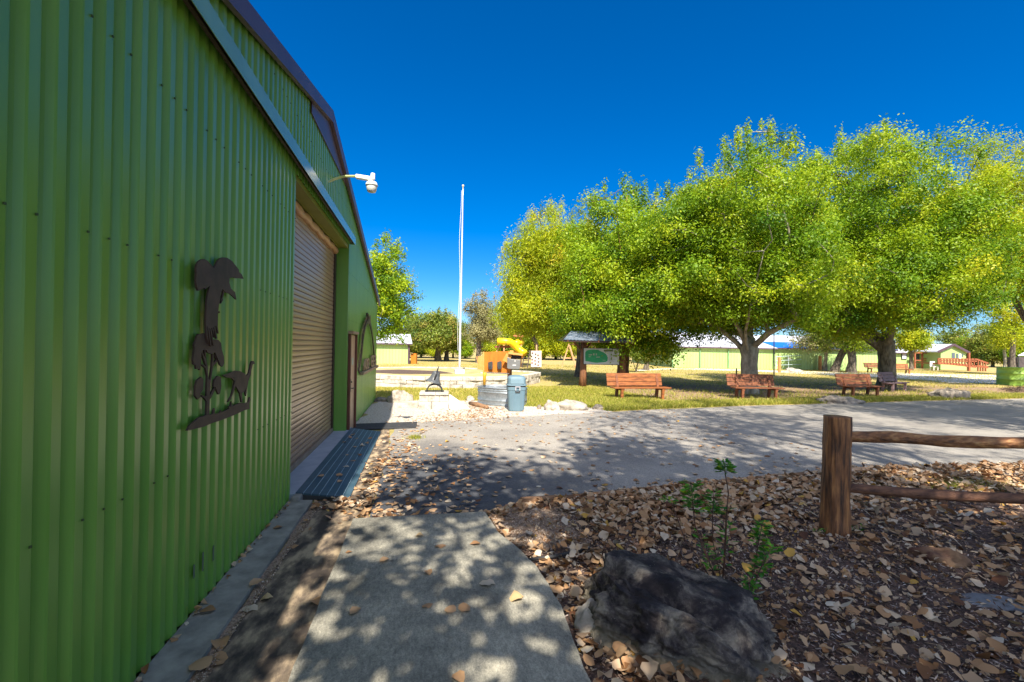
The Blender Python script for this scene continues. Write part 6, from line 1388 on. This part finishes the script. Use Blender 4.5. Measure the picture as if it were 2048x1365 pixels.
grass('far_grass', 60000, (-2, 60), (20, 46), dgf, (0.03, 0.07), 'thin dry grass of the far lawn', wd=0.02, tone=(0.72, 0.2))
grass('weed_tuft', 260, (0.9, 2.0), (8.6, 11.8), lambda x, y: math.exp(-((x - 1.35) ** 2 + (y - 9.15) ** 2) / 0.015), (0.03, 0.10), 'tiny weed tuft growing through the asphalt near the mat', wd=0.005, tone=(0.4, .2))
gx, gy = gnd(1900, 985).x, gnd(1900, 985).y
grass('bed_grass', 2600, (gx - 1.4, gx + 1.6), (gy - 0.5, gy + 0.5), lambda x, y: math.exp(-((x - gx) ** 2) / 0.5 - ((y - gy) ** 2) / 0.03), (0.05, 0.16), 'tuft of green grass among leaves behind the lower rail', wd=0.004, tone=(0.35, .25))

# ---- saplings by the boulder
SAPL = leaf_mat('small glossy leaves', [(0.0, (0.035, 0.14, 0.014)), (0.6, (0.09, 0.29, 0.025)), (1.0, (0.32, 0.42, 0.02))], 0.4, rough=0.35)
STEM = mat('thin brown stem', (0.07, 0.035, 0.025), (0.12, 0.06, 0.04), scale=9)
SLV = np.array([(-.5, 0, 0), (-.15, .19, .03), (.2, .16, .03), (.5, 0, -.02), (.2, -.16, .03), (-.15, -.19, .03)])
def sapling(base, stems, label, seed, lf=0.055):
    t = thing('sapling', tuple(base), 0, label, 'sapling'); D0 = (base - O).dot(fw); rnd_ = np.random.RandomState(seed); Vs = []; mb = MB()
    for pts_, d1, dens, r_ in stems:
        q = [base] + [atd(a, b, D0 + d1 * (i + 1) / len(pts_)) for i, (a, b) in enumerate(pts_)] if pts_[0] != 'abs' else [atd(a, b, D0 + d1) for a, b in pts_[1:]]
        mb.tube(q, [0.006] + [0.004] * (len(q) - 2) + [0.002], 5)
        for k in range(int(dens * 1.9)):
            f_ = rnd_.uniform(r_[0], r_[1]) * (len(q) - 1); i = min(int(f_), len(q) - 2); c = q[i].lerp(q[i + 1], f_ - i)
            a = rnd_.uniform(0, 6.283); out = Vector((math.cos(a), math.sin(a), rnd_.uniform(-.1, .5))).normalized(); s = lf * rnd_.uniform(0.6, 1.15); c = c + out * (s * 0.6 + rnd_.uniform(0, 0.035))
            n_ = Vector((rnd_.normal() * .5, rnd_.normal() * .5, 1)).normalized(); bx_ = n_.cross(out).normalized(); nz_ = out.cross(bx_)
            Vs.append([list(c + (out * x + bx_ * y + nz_ * z) * s) for x, y, z in SLV])
    mb.build('stem', STEM, t, smooth=True); V = np.array(Vs); V -= np.array(t.location)[None, None, :]
    np_mesh('leaves', V, 6, SAPL, np.clip(rnd_.normal(0.45, 0.22, len(V)), 0, 1), t); return t
b1 = gnd(1442, 1198)
sapling(b1, [([(1448, 1120), (1452, 1040), (1457, 985), (1450, 945), (1448, 925)], -0.05, 55, (0.80, 1.0)), ([(1450, 1120), (1453, 1060), (1455, 1000)], -0.05, 26, (0.2, 0.95)),
             ([(1430, 1150), (1405, 1095), (1390, 1050), (1385, 1000), (1382, 965)], -0.1, 75, (0.70, 1.0)), ([(1425, 1140), (1410, 1100), (1400, 1070)], -0.05, 24, (0.3, 1.0)),
             ([(1440, 1150), (1425, 1080), (1425, 1030), (1428, 985)], 0.05, 60, (0.75, 1.0)), ([(1420, 1165), (1430, 1180)], -0.1, 26, (0.1, 1.0)), ([(1400, 1120), (1370, 1080), (1345, 1010), (1335, 998)], 0.1, 14, (0.85, 1.0))], 'tallest spindly sapling with glossy green leaves behind the big boulder', 3)
b2 = gnd(1492, 1225)
sapling(b2, [([(1505, 1180), (1520, 1140), (1535, 1110), (1545, 1095)], 0.0, 70, (0.35, 1.0)), ([(1498, 1190), (1500, 1160)], -0.05, 34, (0.2, 1.0)), ([(1510, 1130), (1518, 1080), (1525, 1045)], 0.1, 60, (0.62, 1.0)), ([(1480, 1215), (1475, 1225)], -0.05, 12, (0.1, 1.0))], 'lower leafy sapling right of the tallest one, at the boulder edge', 8, 0.05)
# little weeds in the bed
for px_, py_, lab in ((1865, 1120, 'small pale weed sprig beside the reddish stone in the leaves'), (1640, 1070, 'tiny green weed at the left foot of the fence post'), (1715, 1065, 'tiny green weed at the right foot of the fence post')):
    bz_ = gnd(px_, py_, 0.06); s_ = sapling(bz_, [([(px_ + 4, py_ - 14)], 0, 10, (0.2, 1)), ([(px_ - 6, py_ - 10)], 0, 8, (0.3, 1))], lab, px_, 0.03); s_.name = 'weed'; s_['category'] = 'weed'
